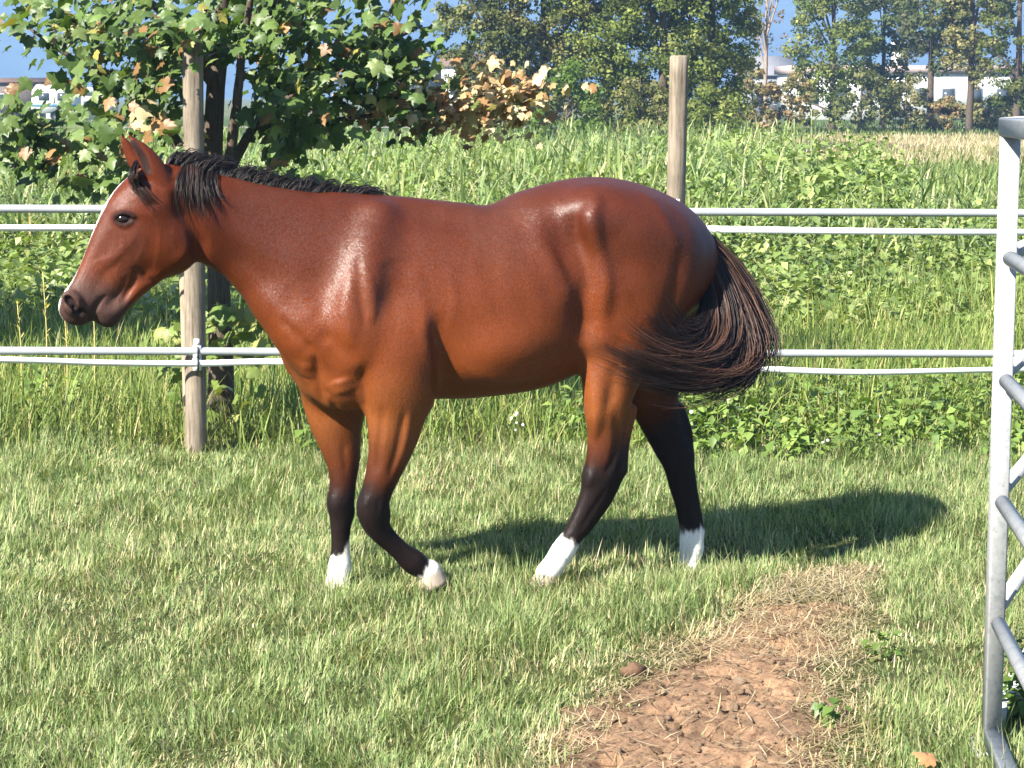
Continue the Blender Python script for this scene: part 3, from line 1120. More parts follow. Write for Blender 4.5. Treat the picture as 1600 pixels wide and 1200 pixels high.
soft([(965, 560, 10), (958, 600, 10), (950, 640, 9)], 0.0075, False)

soft([(600, 822, 4), (618, 842, 4), (636, 862, 4)], .004, False)
soft([(650, 868, 6), (660, 880, 6)], -.004, False)
soft([(541, 886, 5), (538, 896, 5)], -.005, False)
soft([(890, 862, 5), (882, 874, 5)], -.005, False)
soft([(1094, 856, 5), (1090, 868, 5)], -.005, False)

# ---- head
tube([(262, 300, 42, 0, .92), (243, 318, 58, 0, .76), (226, 346, 66, 0, .60), (207, 376, 62, 0, .52), (188, 402, 54, 0, .50), (168, 428, 45, 0, .50), (149, 452, 38, 0, .55), (131, 470, 33, 0, .66), (122, 478, 30, 0, .72)], k=.03)
blob(254, 368, 0, 58, 66, .098, k=.022, rot=-30)
tube([(258, 404, 24, 0, 1.0), (232, 430, 19, 0, 1.1), (203, 458, 16, 0, 1.2), (180, 482, 17, 0, 1.2)], k=.02)
blob(164, 487, 0, 22, 25, .047, k=.010, rot=-35)
blob(172, 497, 0, 15, 14, .036, k=.012)
blob(118, 487, 0, 22, 18, .046, k=.02, rot=20)
hs = box_slices(np.array([-1.9, -.4, .85]), np.array([-.85, .42, 1.76]))
blur(2, hs)
for s in (1, -1):
    blob(113, 473, .046 * s, 17, 21, .024, k=.016, rot=-25)                                                # nostril wing
# brow and cheek arch, crest, hollows
soft([(178, 329, 8), (193, 326, 8), (212, 330, 8), (238, 338, 8)], -.007)
soft([(214, 366, 7), (198, 384, 7), (180, 400, 7), (166, 414, 6)], -.006)
soft([(150, 452, 8), (157, 440, 9), (168, 424, 8), (180, 412, 6)], .009)
soft([(178, 366, 10), (165, 388, 11), (150, 412, 10)], .005)
soft([(231, 322, 5), (240, 317, 5.5), (247, 316, 5)], .009)
soft([(170, 300, 12), (185, 312, 12)], .003)
soft([(150, 360, 7), (135, 395, 7), (120, 430, 7)], -.003)
# back edge of the jaw and the dark hollow of the throat
soft([(272, 300, 8), (286, 330, 10), (301, 355, 12), (310, 378, 13), (315, 396, 12)], .026)
soft([(285, 345, 12), (294, 372, 12), (290, 395, 12), (270, 415, 10)], -.008)
soft([(345, 320, 14), (368, 370, 16), (396, 425, 14)], .008)
# eye: socket, lids
soft([(184, 342, 6), (194, 341, 8), (204, 342, 6)], .012)
line([(179, 340, 3), (186, 334, 4), (197, 332.5, 4.2), (209, 338, 3)], .003, .006, False, True)
line([(182, 347, 2), (190, 352, 2.4), (199, 351.5, 2.4), (207, 346, 2)], .0, .006, False, True)
soft([(183, 358, 2.6), (196, 362, 3), (210, 355, 2.6)], .003)
# nostril, mouth, folds of the jaw, veins
line([(105, 465, 5), (110, 471, 7.5), (116, 478, 5.5)], -.002, .006, True, True)
line([(116, 480, 4), (121, 485, 5), (126, 489, 5), (129, 484, 3.5), (127, 476, 2)], -.002, .006, True, True)
soft([(104, 460, 4), (112, 459, 4), (121, 465, 4), (128, 473, 4)], -.005)
line([(164, 464, 2.2), (156, 471, 3.6), (149, 481, 4.2), (144, 491, 4.6), (141, 498, 4.6)], .001, .008, True, True)
soft([(168, 467, 4), (160, 478, 4), (153, 490, 4)], -.003)
soft([(205, 420, 3), (214, 421, 4), (224, 429, 4.4), (232, 437, 4.4), (246, 440, 4)], .011)
soft([(212, 423, 4), (208, 440, 5), (198, 458, 5), (190, 472, 5)], .011)
soft([(199, 430, 3.4), (191, 450, 4), (180, 466, 4)], .007)
soft([(205, 436, 4), (196, 452, 4), (186, 467, 4)], -.004)
soft([(144, 416, 2.6), (155, 408, 2.8), (168, 404, 2.8), (178, 401, 2.6)], -.0032)
soft([(168, 420, 2.8), (180, 405, 3), (190, 390, 3), (194, 374, 2.6)], -.0036)
soft([(248, 345, 3), (249, 385, 3), (242, 420, 3)], -.0022)
soft([(226, 366, 2.6), (222, 392, 2.8), (214, 410, 2.6)], -.0025)
soft([(270, 350, 2.6), (272, 385, 2.6)], -.0015)
# ears
tube([(250, 280, 18, .062, .75), (236, 256, 17, .066, .66), (219, 232, 11, .066, .62), (201, 212, 1.6, .062, .7)], k=.014)
tube([(230, 266, 8, .098, 1), (222, 246, 8, .093, 1), (212, 229, 4.6, .084, 1), (205, 218, 1.4, .074, 1)], k=.005, sub=True)
tube([(226, 272, 15, -.055, .75), (212, 250, 13, -.058, .66), (199, 229, 8.5, -.058, .62), (189, 211, 1.6, -.056, .7)], k=.015)
tube([(208, 262, 6.5, -.028, 1), (202, 246, 6, -.026, .9), (196, 230, 3.0, -.034, .9), (192, 220, 1.0, -.042, 1)], k=.006, sub=True)
EYES = [surf(194, 341.5)[0]]

# ---- surface from the field
import openvdb
grid = openvdb.FloatGrid()
grid.copyFromArray(SD.astype(np.float32))
pts, quads = grid.convertToQuads(0.0)
HV = LO + np.asarray(pts, float) * VOX              # (a, v, z)
HV[:, 2] = HV[:, 2]
quads = np.asarray(quads)[:, ::-1].astype(np.int64)
# relax the voxel steps a little
e0 = np.concatenate([quads[:, 0], quads[:, 1], quads[:, 2], quads[:, 3]])
e1 = np.concatenate([quads[:, 1], quads[:, 2], quads[:, 3], quads[:, 0]])
cnt = np.bincount(e0, minlength=len(HV)) + np.bincount(e1, minlength=len(HV))
for lam in (0.5, -0.52, 0.5, -0.52, 0.4, -0.41):
    acc = np.stack([np.bincount(e0, HV[e1, i], len(HV)) + np.bincount(e1, HV[e0, i], len(HV)) for i in range(3)], 1)
    HV = HV + lam * (acc / cnt[:, None] - HV)
# keep the largest island only (drop stray crumbs)
lab = np.arange(len(HV))
for _ in range(400):
    old = lab.copy()
    np.minimum.at(lab, e0, lab[e1])
    np.minimum.at(lab, e1, lab[e0])
    lab = lab[lab]
    if np.array_equal(lab, old):
        break
big = np.bincount(lab).argmax()
keep = lab == big
remap = np.cumsum(keep) - 1
quads = remap[quads[keep[quads].all(1)]]
HV = HV[keep]
HWORLD = H_O + HV[:, :1] * H_EX + HV[:, 1:2] * H_EV + HV[:, 2:] * np.array([0, 0, 1.0])
HPX, HPY = project(HWORLD)


def to_local(P):
    """(a, v, z) -> the horse object's own axes."""
    P = np.asarray(P, float)
    return np.stack([P[..., 0], -P[..., 1], P[..., 2]], -1)


# ---- coat colours (the animal's markings, plus shade painted on the far hind leg)
def sstep(a, b, x):
    t = np.clip((x - a) / (b - a), 0, 1)
    return t * t * (3 - 2 * t)


def lerp3(c, d, t):
    return c * (1 - t[:, None]) + np.asarray(d)[None, :] * t[:, None]


BAY = np.array([.165, .036, .0062])
DARKBAY = np.array([.066, .0135, .0050])
TAN = np.array([.220, .068, .015])
BLACK = np.array([.0085, .0062, .0058])
WHITE = np.array([.78, .74, .68])
GREYSKIN = np.array([.080, .050, .042])
a_, v_, z_ = HV.T
nz = vnoise(HV, .16, 3, 4)
nf = vnoise(HV * np.array([1, 1, .35]), .012, 5, 3)
c = np.repeat(BAY[None], len(HV), 0)
c = lerp3(c, DARKBAY, sstep(.98, 1.44, z_ + .10 * nz) * .86)
c = lerp3(c, DARKBAY, sstep(-.55, -.95, a_) * sstep(1.0, 1.15, z_ + .05 * nz) * .30 * (a_ > -1.25))
c = lerp3(c, TAN, sstep(1.00, .62, z_ + .07 * nz) * .75)
c = lerp3(c, TAN, sstep(.10, .0, np.abs(v_)) * sstep(.9, .7, z_) * .5)
# legs: distance along each leg decides hair colour
legpts = []
for li, L in enumerate(LEGS):
    pp = np.array([np.append(HP(x, y, v)[0], li) for x, y, r, v, q in L])
    yy = np.array([y for _, y, *_ in L], float)
    legpts.append((pp, yy))
low = np.where(z_ < .75)[0]
best = np.full(len(low), 9e9)
lid = np.zeros(len(low), int)
lpar = np.zeros(len(low))
P = HV[low]
for li, (pp, yy) in enumerate(legpts):
    s = np.arange(len(yy))
    for A, B, i in zip(pp[:-1, :3], pp[1:, :3], s):
        ab = B - A
        t = np.clip(((P - A) @ ab) / (ab @ ab), 0, 1)
        d = np.linalg.norm(P - (A + t[:, None] * ab), axis=1)
        m = d < best
        best[m] = d[m]
        lid[m] = li
        lpar[m] = (i + t)[m]
lc = c[low]
jit = nz[low] * .5 + nf[low] * .25
blk = np.array([4.0, 4.2, 6.1, 2.0])[lid]          # where black begins, in control points; far hind higher, partly as painted shade
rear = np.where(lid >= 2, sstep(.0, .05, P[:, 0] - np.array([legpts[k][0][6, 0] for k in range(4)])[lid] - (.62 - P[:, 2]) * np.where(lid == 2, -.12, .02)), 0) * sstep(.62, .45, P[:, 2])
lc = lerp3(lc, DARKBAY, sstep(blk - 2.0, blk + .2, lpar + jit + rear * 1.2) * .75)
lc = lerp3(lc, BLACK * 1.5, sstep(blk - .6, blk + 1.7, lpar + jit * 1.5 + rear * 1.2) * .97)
wh = np.array([11.9, 9.05, 11.25, 8.15])[lid]
tongue = (lid == 1) * sstep(-.01, .03, P[:, 0] - legpts[1][0][9, 0]) * .9          # white runs up one side of the far foreleg
lc = lerp3(lc, WHITE, sstep(wh - .18, wh + .18, lpar + nf[low] * .35 + nz[low] * .2 + tongue))
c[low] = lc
# inner side of the far hind leg and the tail head darker
c = lerp3(c, DARKBAY, sstep(.52, .68, a_) * sstep(.95, 1.05, z_) * .4)
# head: grey muzzle, eye surround, white stripe on the face
head = (HPX < 330) & (HPY < 530) & (a_ < -.9)
hx = HPX + nz * 8
mz = sstep(432, 482, HPY + .30 * (190 - HPX) - sstep(190, 240, HPX) * 60 + nz * 10) * head
c = lerp3(c, GREYSKIN, mz * .85)
c = lerp3(c, GREYSKIN * .55, (sstep(478, 496, HPY + .1 * (150 - HPX)) * head) * .55)
side = sstep(185, 165, np.hypot(HPX - 178, (HPY - 395) * .6) + 125) * head
c = lerp3(c, GREYSKIN * 1.15, side * .12)
eye_d = np.hypot((HPX - 194) / 1.5, HPY - 341)
c = lerp3(c, BLACK * 1.5, sstep(17, 9, eye_d) * head * (v_ > 0) * .9)
eye_d2 = np.abs(v_ + .08) + np.hypot(HPX - 176, HPY - 330) * .01
front = head & (np.abs(v_ + .012) < .035 + nz * .006)
# the stripe lies on the front of the face: vertices whose outward normal faces forward
HN = np.zeros_like(HV)
fn = np.cross(HV[quads[:, 2]] - HV[quads[:, 0]], HV[quads[:, 3]] - HV[quads[:, 1]])
for i in range(4):
    for j in range(3):
        HN[:, j] += np.bincount(quads[:, i], fn[:, j], len(HV))
HN /= np.linalg.norm(HN, axis=1, keepdims=True) + 1e-12
if (HN * (HV - HV.mean(0))).sum(1).mean() < 0:
    quads = quads[:, ::-1]
    HN = -HN
hz0, hz1 = HP(172, 300, 0)[0][2], HP(97, 470, 0)[0][2]
strip = head & (HN[:, 0] < -.25)
tz = (hz0 - z_) / (hz0 - hz1)
sw = np.interp(tz, [-.15, .0, .15, .28, .5, .72, .88, 1.0, 1.1], [.0, .012, .022, .012, .004, .004, .016, .024, .008])
c = lerp3(c, WHITE, strip * sstep(.004, -.004, np.abs(v_ + .006) - sw + nf * .004))
# inside of ears, nostrils: darkened
def seg_d(px, py, A, B):
    ab = np.array(B, float) - np.array(A, float)
    t = np.clip(((px - A[0]) * ab[0] + (py - A[1]) * ab[1]) / (ab @ ab), 0, 1)
    return np.hypot(px - A[0] - t * ab[0], py - A[1] - t * ab[1])


earin = head & (HPY < 282) & (v_ > .02)
c = lerp3(c, BLACK * 2.0, sstep(7.5, 4.0, np.minimum(seg_d(HPX, HPY, (209, 224), (224, 246)), seg_d(HPX, HPY, (224, 246), (231, 268)) - .5)) * earin * .85)
nos = head & (np.minimum(seg_d(HPX, HPY, (105, 466), (115, 478)), seg_d(HPX, HPY, (119, 485), (128, 487))) < 6.5) & (HN[:, 1] > -.2)
c = lerp3(c, BLACK * 1.5, nos * .75)
c *= (1 + .10 * nz + .09 * nf)[:, None]
gloss = np.ones(len(HV))
gloss[low] = 1 - .72 * sstep(blk - 1.0, blk + .8, lpar)
gloss *= 1 - .5 * mz
gloss *= 1 - .8 * sstep(20, 12, eye_d) * head
dust = np.clip(vnoise(HV, .30, 9, 4) - .12, 0, 1)
c = lerp3(c, np.array([.17, .105, .070]), dust * .22 * sstep(.6, .8, z_) * (~head))
c *= np.where(c.max(1) > .4, 1.0, .90)[:, None]
c *= (1 + .30 * (head & (HPY < 470)) * (1 - mz))[:, None]
c = np.clip(c, .0035, .80)


def make_coat():
    m, nt, out = new_mat('coat')
    at = N(nt, 'ShaderNodeAttribute', attribute_name='col')
    tc = N(nt, 'ShaderNodeTexCoord')
    mp = N(nt, 'ShaderNodeMapping')
    mp.inputs['Scale'].default_value = (1.0, 1.0, .22)
    mp.inputs['Rotation'].default_value = (0, math.radians(25), 0)
    nt.links.new(tc.outputs['Object'], mp.inputs['Vector'])
    hair = noise_node(nt, 330, 4, .65, mp.outputs[0])
    mot = noise_node(nt, 9, 5, .6, tc.outputs['Object'])
    f = ramp_node(nt, hair.outputs['Fac'], [(.3, rgb(.80, .80, .80)), (.7, rgb(1.18, 1.18, 1.18))])
    f2 = ramp_node(nt, mot.outputs['Fac'], [(.3, rgb(.88, .88, .88)), (.7, rgb(1.1, 1.1, 1.1))])
    col = mix_rgb(nt, 1.0, mix_rgb(nt, 1.0, at.outputs['Color'], f, 'MULTIPLY'), f2, 'MULTIPLY')
    p = N(nt, 'ShaderNodeBsdfPrincipled')
    nt.links.new(col, p.inputs['Base Color'])
    rr = N(nt, 'ShaderNodeMapRange')
    rr.inputs['To Min'].default_value = .36
    rr.inputs['To Max'].default_value = .48
    nt.links.new(mot.outputs['Fac'], rr.inputs['Value'])
    nt.links.new(rr.outputs[0], p.inputs['Roughness'])
    ag = N(nt, 'ShaderNodeAttribute', attribute_name='gloss')
    ms = N(nt, 'ShaderNodeMath', operation='MULTIPLY')
    nt.links.new(ag.outputs['Fac'], ms.inputs[0])
    sp = N(nt, 'ShaderNodeMapRange')
    sp.inputs['From Min'].default_value = .3
    sp.inputs['From Max'].default_value = .7
    sp.inputs['To Min'].default_value = .08
    sp.inputs['To Max'].default_value = .24
    nt.links.new(hair.outputs['Fac'], sp.inputs['Value'])
    nt.links.new(sp.outputs[0], ms.inputs[1])
    nt.links.new(ms.outputs[0], p.inputs['Specular IOR Level'])
    b = N(nt, 'ShaderNodeBump')
    b.inputs['Strength'].default_value = .34
    b.inputs['Distance'].default_value = .0025
    nt.links.new(hair.outputs['Fac'], b.inputs['Height'])
    b2 = N(nt, 'ShaderNodeBump')
    b2.inputs['Strength'].default_value = .30
    b2.inputs['Distance'].default_value = .016
    rip = noise_node(nt, 13, 5, .6, tc.outputs['Object'])
    nt.links.new(rip.outputs['Fac'], b2.inputs['Height'])
    nt.links.new(b2.outputs[0], b.inputs['Normal'])
    nt.links.new(b.outputs[0], p.inputs['Normal'])
    nt.links.new(p.outputs[0], out.inputs[0])
    return m


M_COAT = make_coat()
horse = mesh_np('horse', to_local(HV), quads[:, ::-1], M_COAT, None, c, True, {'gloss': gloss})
horse.location = H_O
horse.rotation_euler = (0, 0, TH)
tag(horse, 'brown bay horse with black mane and tail and white socks walking on the grass', 'horse')

# ---- the short coat: single hairs lying along the body
def make_fur():
    r = np.random.default_rng(77)
    tri = np.concatenate([quads[:, [0, 1, 2]], quads[:, [0, 2, 3]]])
    A = np.linalg.norm(np.cross(HV[tri[:, 1]] - HV[tri[:, 0]], HV[tri[:, 2]] - HV[tri[:, 0]]), axis=1)
    near_side = HN[tri[:, 0], 1] > -.25
    n = 300000
    pr = A * np.where(near_side, 1.0, .35)
    f = np.searchsorted(np.cumsum(pr) / pr.sum(), r.random(n))
    f = np.minimum(f, len(tri) - 1)
    u, w = r.random(n), r.random(n)
    m = u + w > 1
    u[m], w[m] = 1 - u[m], 1 - w[m]
    t = tri[f]
    b = np.stack([1 - u - w, u, w], 1)
    P = (HV[t] * b[..., None]).sum(1)
    Nn = (HN[t] * b[..., None]).sum(1)
    Nn /= np.linalg.norm(Nn, axis=1, keepdims=True)
    colr = (c[t] * b[..., None]).sum(1)
    # lie of the hair: back and down on the trunk, straight down on legs, down the face on the head
    g = np.tile(np.array([.62, 0, -.78]), (n, 1))
    lo_ = sstep(.70, .55, P[:, 2])[:, None]
    g = g * (1 - lo_) + np.array([.08, 0, -1.0]) * lo_
    hd = sstep(-1.02, -1.15, P[:, 0])[:, None] * (P[:, 2:] > .8)
    g = g * (1 - hd) + np.array([-.55, 0, -.83]) * hd
    sw = vnoise(P, .16, 14, 2)
    g = g + .30 * sw[:, None] * np.array([1, 0, .6])
    g = g + r.normal(0, .22, (n, 3))
    g = g - (g * Nn).sum(1, keepdims=True) * Nn
    g /= np.linalg.norm(g, axis=1, keepdims=True) + 1e-9
    s_ = np.cross(Nn, g)
    roll = r.normal(0, .09, n)[:, None]
    s_ = s_ * np.cos(roll) + Nn * np.sin(roll)
    L = r.uniform(.006, .012, n) * np.where(hd[:, 0] > .5, .65, 1.0) * np.where((HPX[t[:, 0]] < 235) & (HPY[t[:, 0]] < 285), .5, 1.0)
    W = r.uniform(.0005, .0010, n)
    lift = np.abs(r.normal(.08, .05, n))
    base = P + Nn * .0006
    tip = base + g * L[:, None] + Nn * (L * lift)[:, None]
    V = np.stack([base - s_ * W[:, None], base + s_ * W[:, None], tip], 1).reshape(-1, 3)
    keep = np.hypot((HPX[t[:, 0]] - 194) / 1.3, HPY[t[:, 0]] - 341) > 11
    keep &= ~((np.hypot(HPX[t[:, 0]] - 116, HPY[t[:, 0]] - 478) < 16))
    V = V.reshape(n, 3, 3)[keep].reshape(-1, 3)
    colr = np.repeat((colr * np.exp(.11 * r.normal(size=(n, 1))))[keep], 3, 0)
    gl = np.repeat((gloss[t[:, 0]] * (1 - .6 * hd[:, 0]))[keep], 3)
    F = np.arange(len(V)).reshape(-1, 3)
    mm, nt, out = new_mat('coat_hair')
    at = N(nt, 'ShaderNodeAttribute', attribute_name='col')
    ag = N(nt, 'ShaderNodeAttribute', attribute_name='gloss')
    p = N(nt, 'ShaderNodeBsdfPrincipled')
    nt.links.new(at.outputs['Color'], p.inputs['Base Color'])
    p.inputs['Roughness'].default_value = .47
    q = N(nt, 'ShaderNodeMath', operation='MULTIPLY')
    nt.links.new(ag.outputs['Fac'], q.inputs[0])
    q.inputs[1].default_value = .50
    nt.links.new(q.outputs[0], p.inputs['Specular IOR Level'])
    nt.links.new(p.outputs[0], out.inputs[0])
    o = mesh_np('coat_hair', to_local(V), F, mm, horse, np.clip(colr, .003, .85), False, {'gloss': gl})
    o['kind'] = 'stuff'


make_fur()

# ---- eye
m, nt, out = new_mat('eye_ball')
p = N(nt, 'ShaderNodeBsdfPrincipled')
p.inputs['Base Color'].default_value = rgb(.012, .007, .005)
p.inputs['Roughness'].default_value = .12
nt.links.new(p.outputs[0], out.inputs[0])
M_EYE = m


def uv_sphere(r, seg=20, rings=12):
    th = np.linspace(0, PI, rings + 1)
    ph = np.arange(seg) * 2 * PI / seg
    V = np.array([[math.sin(t) * math.cos(f), math.sin(t) * math.sin(f), math.cos(t)] for t in th for f in ph])
    V = V * np.asarray(r)
    F = np.array([[i * seg + j, (i + 1) * seg + j, (i + 1) * seg + (j + 1) % seg, i * seg + (j + 1) % seg] for i in range(rings) for j in range(seg)])
    return V, F


for s in (1, -1):
    V, F = uv_sphere((.025, .018, .0175))
    e = mesh_np('eye', V, F, M_EYE, horse, None, True)
    e.location = to_local(np.array([EYES[0][0], s * (EYES[0][1] - .005), EYES[0][2]]))

# ---- hooves
M_HOOF = plain_mat('hoof_horn', (.30, .24, .19), rough=.5, vary=.25, scale=30)
for L, axis in ((NF, None), (FF, (-.35, -1)), (NH, (-.55, -1)), (FH, (-.30, -1))):
    x0, y0, r0, v0, _ = L[-1]
    c0, s0 = HP(x0, y0, v0)
    rr = r0 * s0
    if axis is None:
        ax = np.array([.30, 0, -.95])            # flexed foot: toe down, sole turned backwards
        fw = np.array([-.95, 0, -.30])
    else:
        ax = np.array([axis[0], 0, axis[1]])
        fw = np.array([-1.0, 0, 0])
    ax = ax / np.linalg.norm(ax)
    hgt = (c0[2] + .012) / max(.2, -ax[2]) if axis is not None else .062
    hgt = min(max(hgt, .045), .085)
    rows = []
    for t, w in ((-.25, .82), (0, .98), (.25, 1.04), (.7, 1.15), (1.0, 1.22), (1.0, .9)):
        base = c0 + ax * hgt * t
        a = np.arange(16) * 2 * PI / 16
        side = np.array([0, 1.0, 0])
        rows.append(base + rr * w * (np.cos(a)[:, None] * fw * 1.05 + np.sin(a)[:, None] * side))
    V = np.concatenate(rows)
    F = np.array([[i * 16 + j, i * 16 + (j + 1) % 16, (i + 1) * 16 + (j + 1) % 16, (i + 1) * 16 + j] for i in range(5) for j in range(16)])
    capf = (np.arange(16) + 5 * 16)[None]
    mesh_np('hoof', to_local(V), [F, capf], M_HOOF, horse, None, True)


# ---- hair: strands
def hair_mat(name, lo, hi):
    m, nt, out = new_mat(name)
    at = N(nt, 'ShaderNodeAttribute', attribute_name='col')
    p = N(nt, 'ShaderNodeBsdfPrincipled')
    nt.links.new(at.outputs['Color'], p.inputs['Base Color'])
    p.inputs['Roughness'].default_value = .45
    p.inputs['Specular IOR Level'].default_value = .35
    nt.links.new(p.outputs[0], out.inputs[0])
    return m


M_HAIR = hair_mat('horse_hair', 0, 0)


def strands(name, guides, n, width, spread, tipspread, K=14, vary=.12, lens=(.75, 1.0), dark=(.0105, .0072, .0062), brown=(.060, .028, .018), brown_p=.35, tip_len=.25, seed=1, per=22, hs_=.35):
    """guides: list of control polylines [(px,py,v)...]; hairs follow blends of neighbouring guides, in locks."""
    r = np.random.default_rng(seed)
    G = np.stack([spline(np.array([HP(x, y, v)[0] for x, y, v in g]), K) for g in guides])
    nl = max(6, int(n // per))
    lock = r.integers(0, nl, n)
    lg = r.uniform(0, len(G) - 1.001, nl) if len(G) > 1 else np.zeros(nl)
    g = np.clip(lg[lock] + r.normal(0, .10, n), 0, max(0, len(G) - 1.001))
    i = g.astype(int)
    f = (g - i)[:, None, None]
    j = np.minimum(i + 1, len(G) - 1)
    P = G[i] * (1 - f) + G[j] * f
    t = np.linspace(0, 1, K)[None, :, None]
    off_l = r.normal(0, 1, (nl, 1, 3)) * spread
    off_l2 = r.normal(0, 1, (nl, 1, 3)) * tipspread
    off_h = r.normal(0, 1, (n, 1, 3)) * spread * hs_
    off_h2 = r.normal(0, 1, (n, 1, 3)) * tipspread * hs_
    P = P + (off_l[lock] + off_h) * np.minimum(1, .35 + t) + (off_l2[lock] + off_h2) * t ** 1.6
    wav = np.sin(t * r.uniform(4, 11, (n, 1, 1)) + r.uniform(0, 6, (n, 1, 1))) * r.normal(0, .0065, (n, 1, 3)) * (t + .2)
    P = P + wav
    ln = r.uniform(lens[0], lens[1], n)
    # shorten: resample along a prefix
    tt = np.linspace(0, 1, K)[None] * ln[:, None] * (K - 1)
    ii = np.minimum(tt.astype(int), K - 2)
    ff = (tt - ii)[..., None]
    P = np.take_along_axis(P, ii[..., None].repeat(3, 2), 1) * (1 - ff) + np.take_along_axis(P, (ii + 1)[..., None].repeat(3, 2), 1) * ff
    tl = np.linspace(0, 1, K)[None]
    R = width * r.uniform(.6, 1.25, (n, 1)) * np.clip((1 - tl) / tip_len, .12, 1)
    V, F = tube_arrays(to_local(P), R, 3, cap=False)
    mixl = (r.random(nl) < brown_p)[lock] * r.uniform(.3, 1, n) + r.uniform(0, .25, n)
    mm = np.clip(mixl[:, None] * (.35 + .65 * tl), 0, 1)
    colr = np.array(dark)[None, None] * (1 - mm[..., None]) + np.array(brown)[None, None] * mm[..., None]
    colr = np.repeat(colr.reshape(-1, 3), 3, 0)
    return mesh_np(name, V, F, M_HAIR, horse, colr, True)


def gs(px, py, off=.006):
    return (px, py, float(surf(px, py)[0][1]) + off)


# tail: a dock, a long lock thrown out behind that curls back under, and a curtain over the thigh
tail_guides = [
    [(1082, 356, .00), (1128, 386, .02), (1166, 438, .03), (1192, 500, .05), (1203, 560, .08), (1192, 600, .10)],
    [(1084, 358, .02), (1124, 392, .05), (1158, 444, .08), (1180, 506, .12), (1190, 560, .16), (1172, 604, .20)],
    [(1086, 362, .03), (1120, 402, .07), (1148, 455, .12), (1168, 515, .18), (1172, 566, .22), (1130, 604, .27), (1070, 602, .30)],
    [(1088, 366, .03), (1116, 412, .08), (1138, 468, .14), (1150, 528, .20), (1136, 580, .27), (1085, 596, .31), (1020, 590, .33), (975, 572, .33)],
    [(1090, 372, .04), (1112, 420, .09), (1132, 478, .16), (1136, 545, .24), (1095, 582, .30), (1040, 582, .33), (995, 566, .34), (960, 546, .34)],
    [(1092, 380, .04), (1108, 436, .10), (1116, 494, .17), (1102, 540, .24), (1065, 562, .30), (1015, 553, .33), (972, 528, .34)],
    [(1092, 384, .04), (1104, 440, .10), (1106, 492, .18), (1084, 526, .25), (1052, 528, .29), (1020, 500, .31), (998, 462, .30)],
    [(1090, 388, .04), (1099, 440, .10), (1094, 486, .17), (1072, 500, .22), (1048, 474, .25), (1030, 430, .25)],
]
strands('tail', tail_guides[:5], 1900, .0017, .014, .030, K=14, seed=3, lens=(.62, 1.04), per=34, hs_=.28, brown_p=.22)
wisp = strands('tail', tail_guides[2:6], 900, .0015, .018, .046, K=14, seed=5, lens=(.55, 1.08), brown=(.105, .050, .033), brown_p=.5, per=16, hs_=.25)
cur = strands('tail', tail_guides[4:], 560, .0015, .014, .034, K=12, seed=8, lens=(.5, .98), brown_p=.25, per=14, hs_=.3)
but = strands('tail', [[(1086, 366, .02), (1101, 412, .05), (1107, 462, .075), (1102, 510, .11), (1088, 548, .16)], [(1090, 372, .03), (1108, 420, .07), (1116, 472, .11), (1112, 524, .16), (1096, 566, .21)]], 520, .0016, .008, .018, K=12, seed=23, lens=(.7, 1.05), brown_p=.2, per=20)
fly = strands('tail', tail_guides[:4], 130, .0011, .030, .070, K=14, seed=21, lens=(.5, 1.1), brown=(.15, .07, .04), brown_p=.6, per=2)
# one tail: put the locks together in one mesh
def merge_into(dst, others):
    Vs, Fs, Cs, off = [], [], [], 0
    for o in [dst] + others:
        me = o.data
        v = np.empty(len(me.vertices) * 3, np.float32); me.vertices.foreach_get('co', v)
        l = np.empty(len(me.loops), np.int32); me.loops.foreach_get('vertex_index', l)
        cc = np.empty(len(me.vertices) * 4, np.float32); me.attributes['col'].data.foreach_get('color', cc)
        Vs.append(v.reshape(-1, 3)); Fs.append(l.reshape(-1, 4) + off); Cs.append(cc.reshape(-1, 4)[:, :3])
        off += len(me.vertices)
    name = dst.name
    par = dst.parent
    for o in [dst] + others:
        me = o.data
        bpy.data.objects.remove(o)
        bpy.data.meshes.remove(me)
    return mesh_np(name, np.concatenate(Vs), np.concatenate(Fs), M_HAIR, par, np.concatenate(Cs), True)


tail = merge_into(bpy.data.objects['tail'], [wisp, cur, but, fly])

# mane along the crest, mostly falling to the far side; one lock hangs on the near side behind the ear
crest = [(262, 250), (300, 258), (340, 268), (400, 282), (460, 294), (520, 303), (575, 309)]
cr = spline(np.array(crest, float), 60)
mane_g = []
for k, (x, y) in enumerate(cr):
    h = 11 + 4 * rng.normal() + (6 if x > 525 else 0)
    q_ = 6 * rng.normal()
    mane_g.append([(x, y + 7, .012), (x + 6 + q_ * .4, y - h * .42, .006), (x + 18 + q_, y - h * .62 + 3 * rng.normal(), -.012), (x + 32 + q_, y - 2 + 4 * rng.normal(), -.045), (x + 42 + q_, y + 20, -.085)])
mane = strands('mane', mane_g, 2100, .0014, .008, .022, K=8, seed=11, per=2, lens=(.35, 1.0), brown_p=.25, brown=(.04, .03, .028))
near_g = []
for k in range(14):
    x = 292 + k * 3.4
    near_g.append([(x, 262 + k * .9, .0), (x + 1, 256 + k * .9, .035), gs(x + 1 - .3 * k, 276, .012), gs(x - .2 * k, 298, .010), gs(x + 2, 322 - abs(k - 7) * 2, .010), gs(x + 5, 344 - abs(k - 6) * 4, .012)])
lock = strands('mane', near_g, 260, .0013, .005, .010, K=9, seed=12, per=9, lens=(.5, 1.0), brown_p=.3)
wis_g = [[(x, 258, .02), gs(x - 4, 268, .012), gs(x - 10, 292, .010), gs(x - 8, 322, .012), gs(x + 6, 352, .012)] for x in (288, 298)]
wis = strands('mane', wis_g, 60, .0013, .006, .02, K=10, seed=13, lens=(.5, 1.0), brown_p=.5)
mane = merge_into(mane, [lock, wis])
fore_g = []
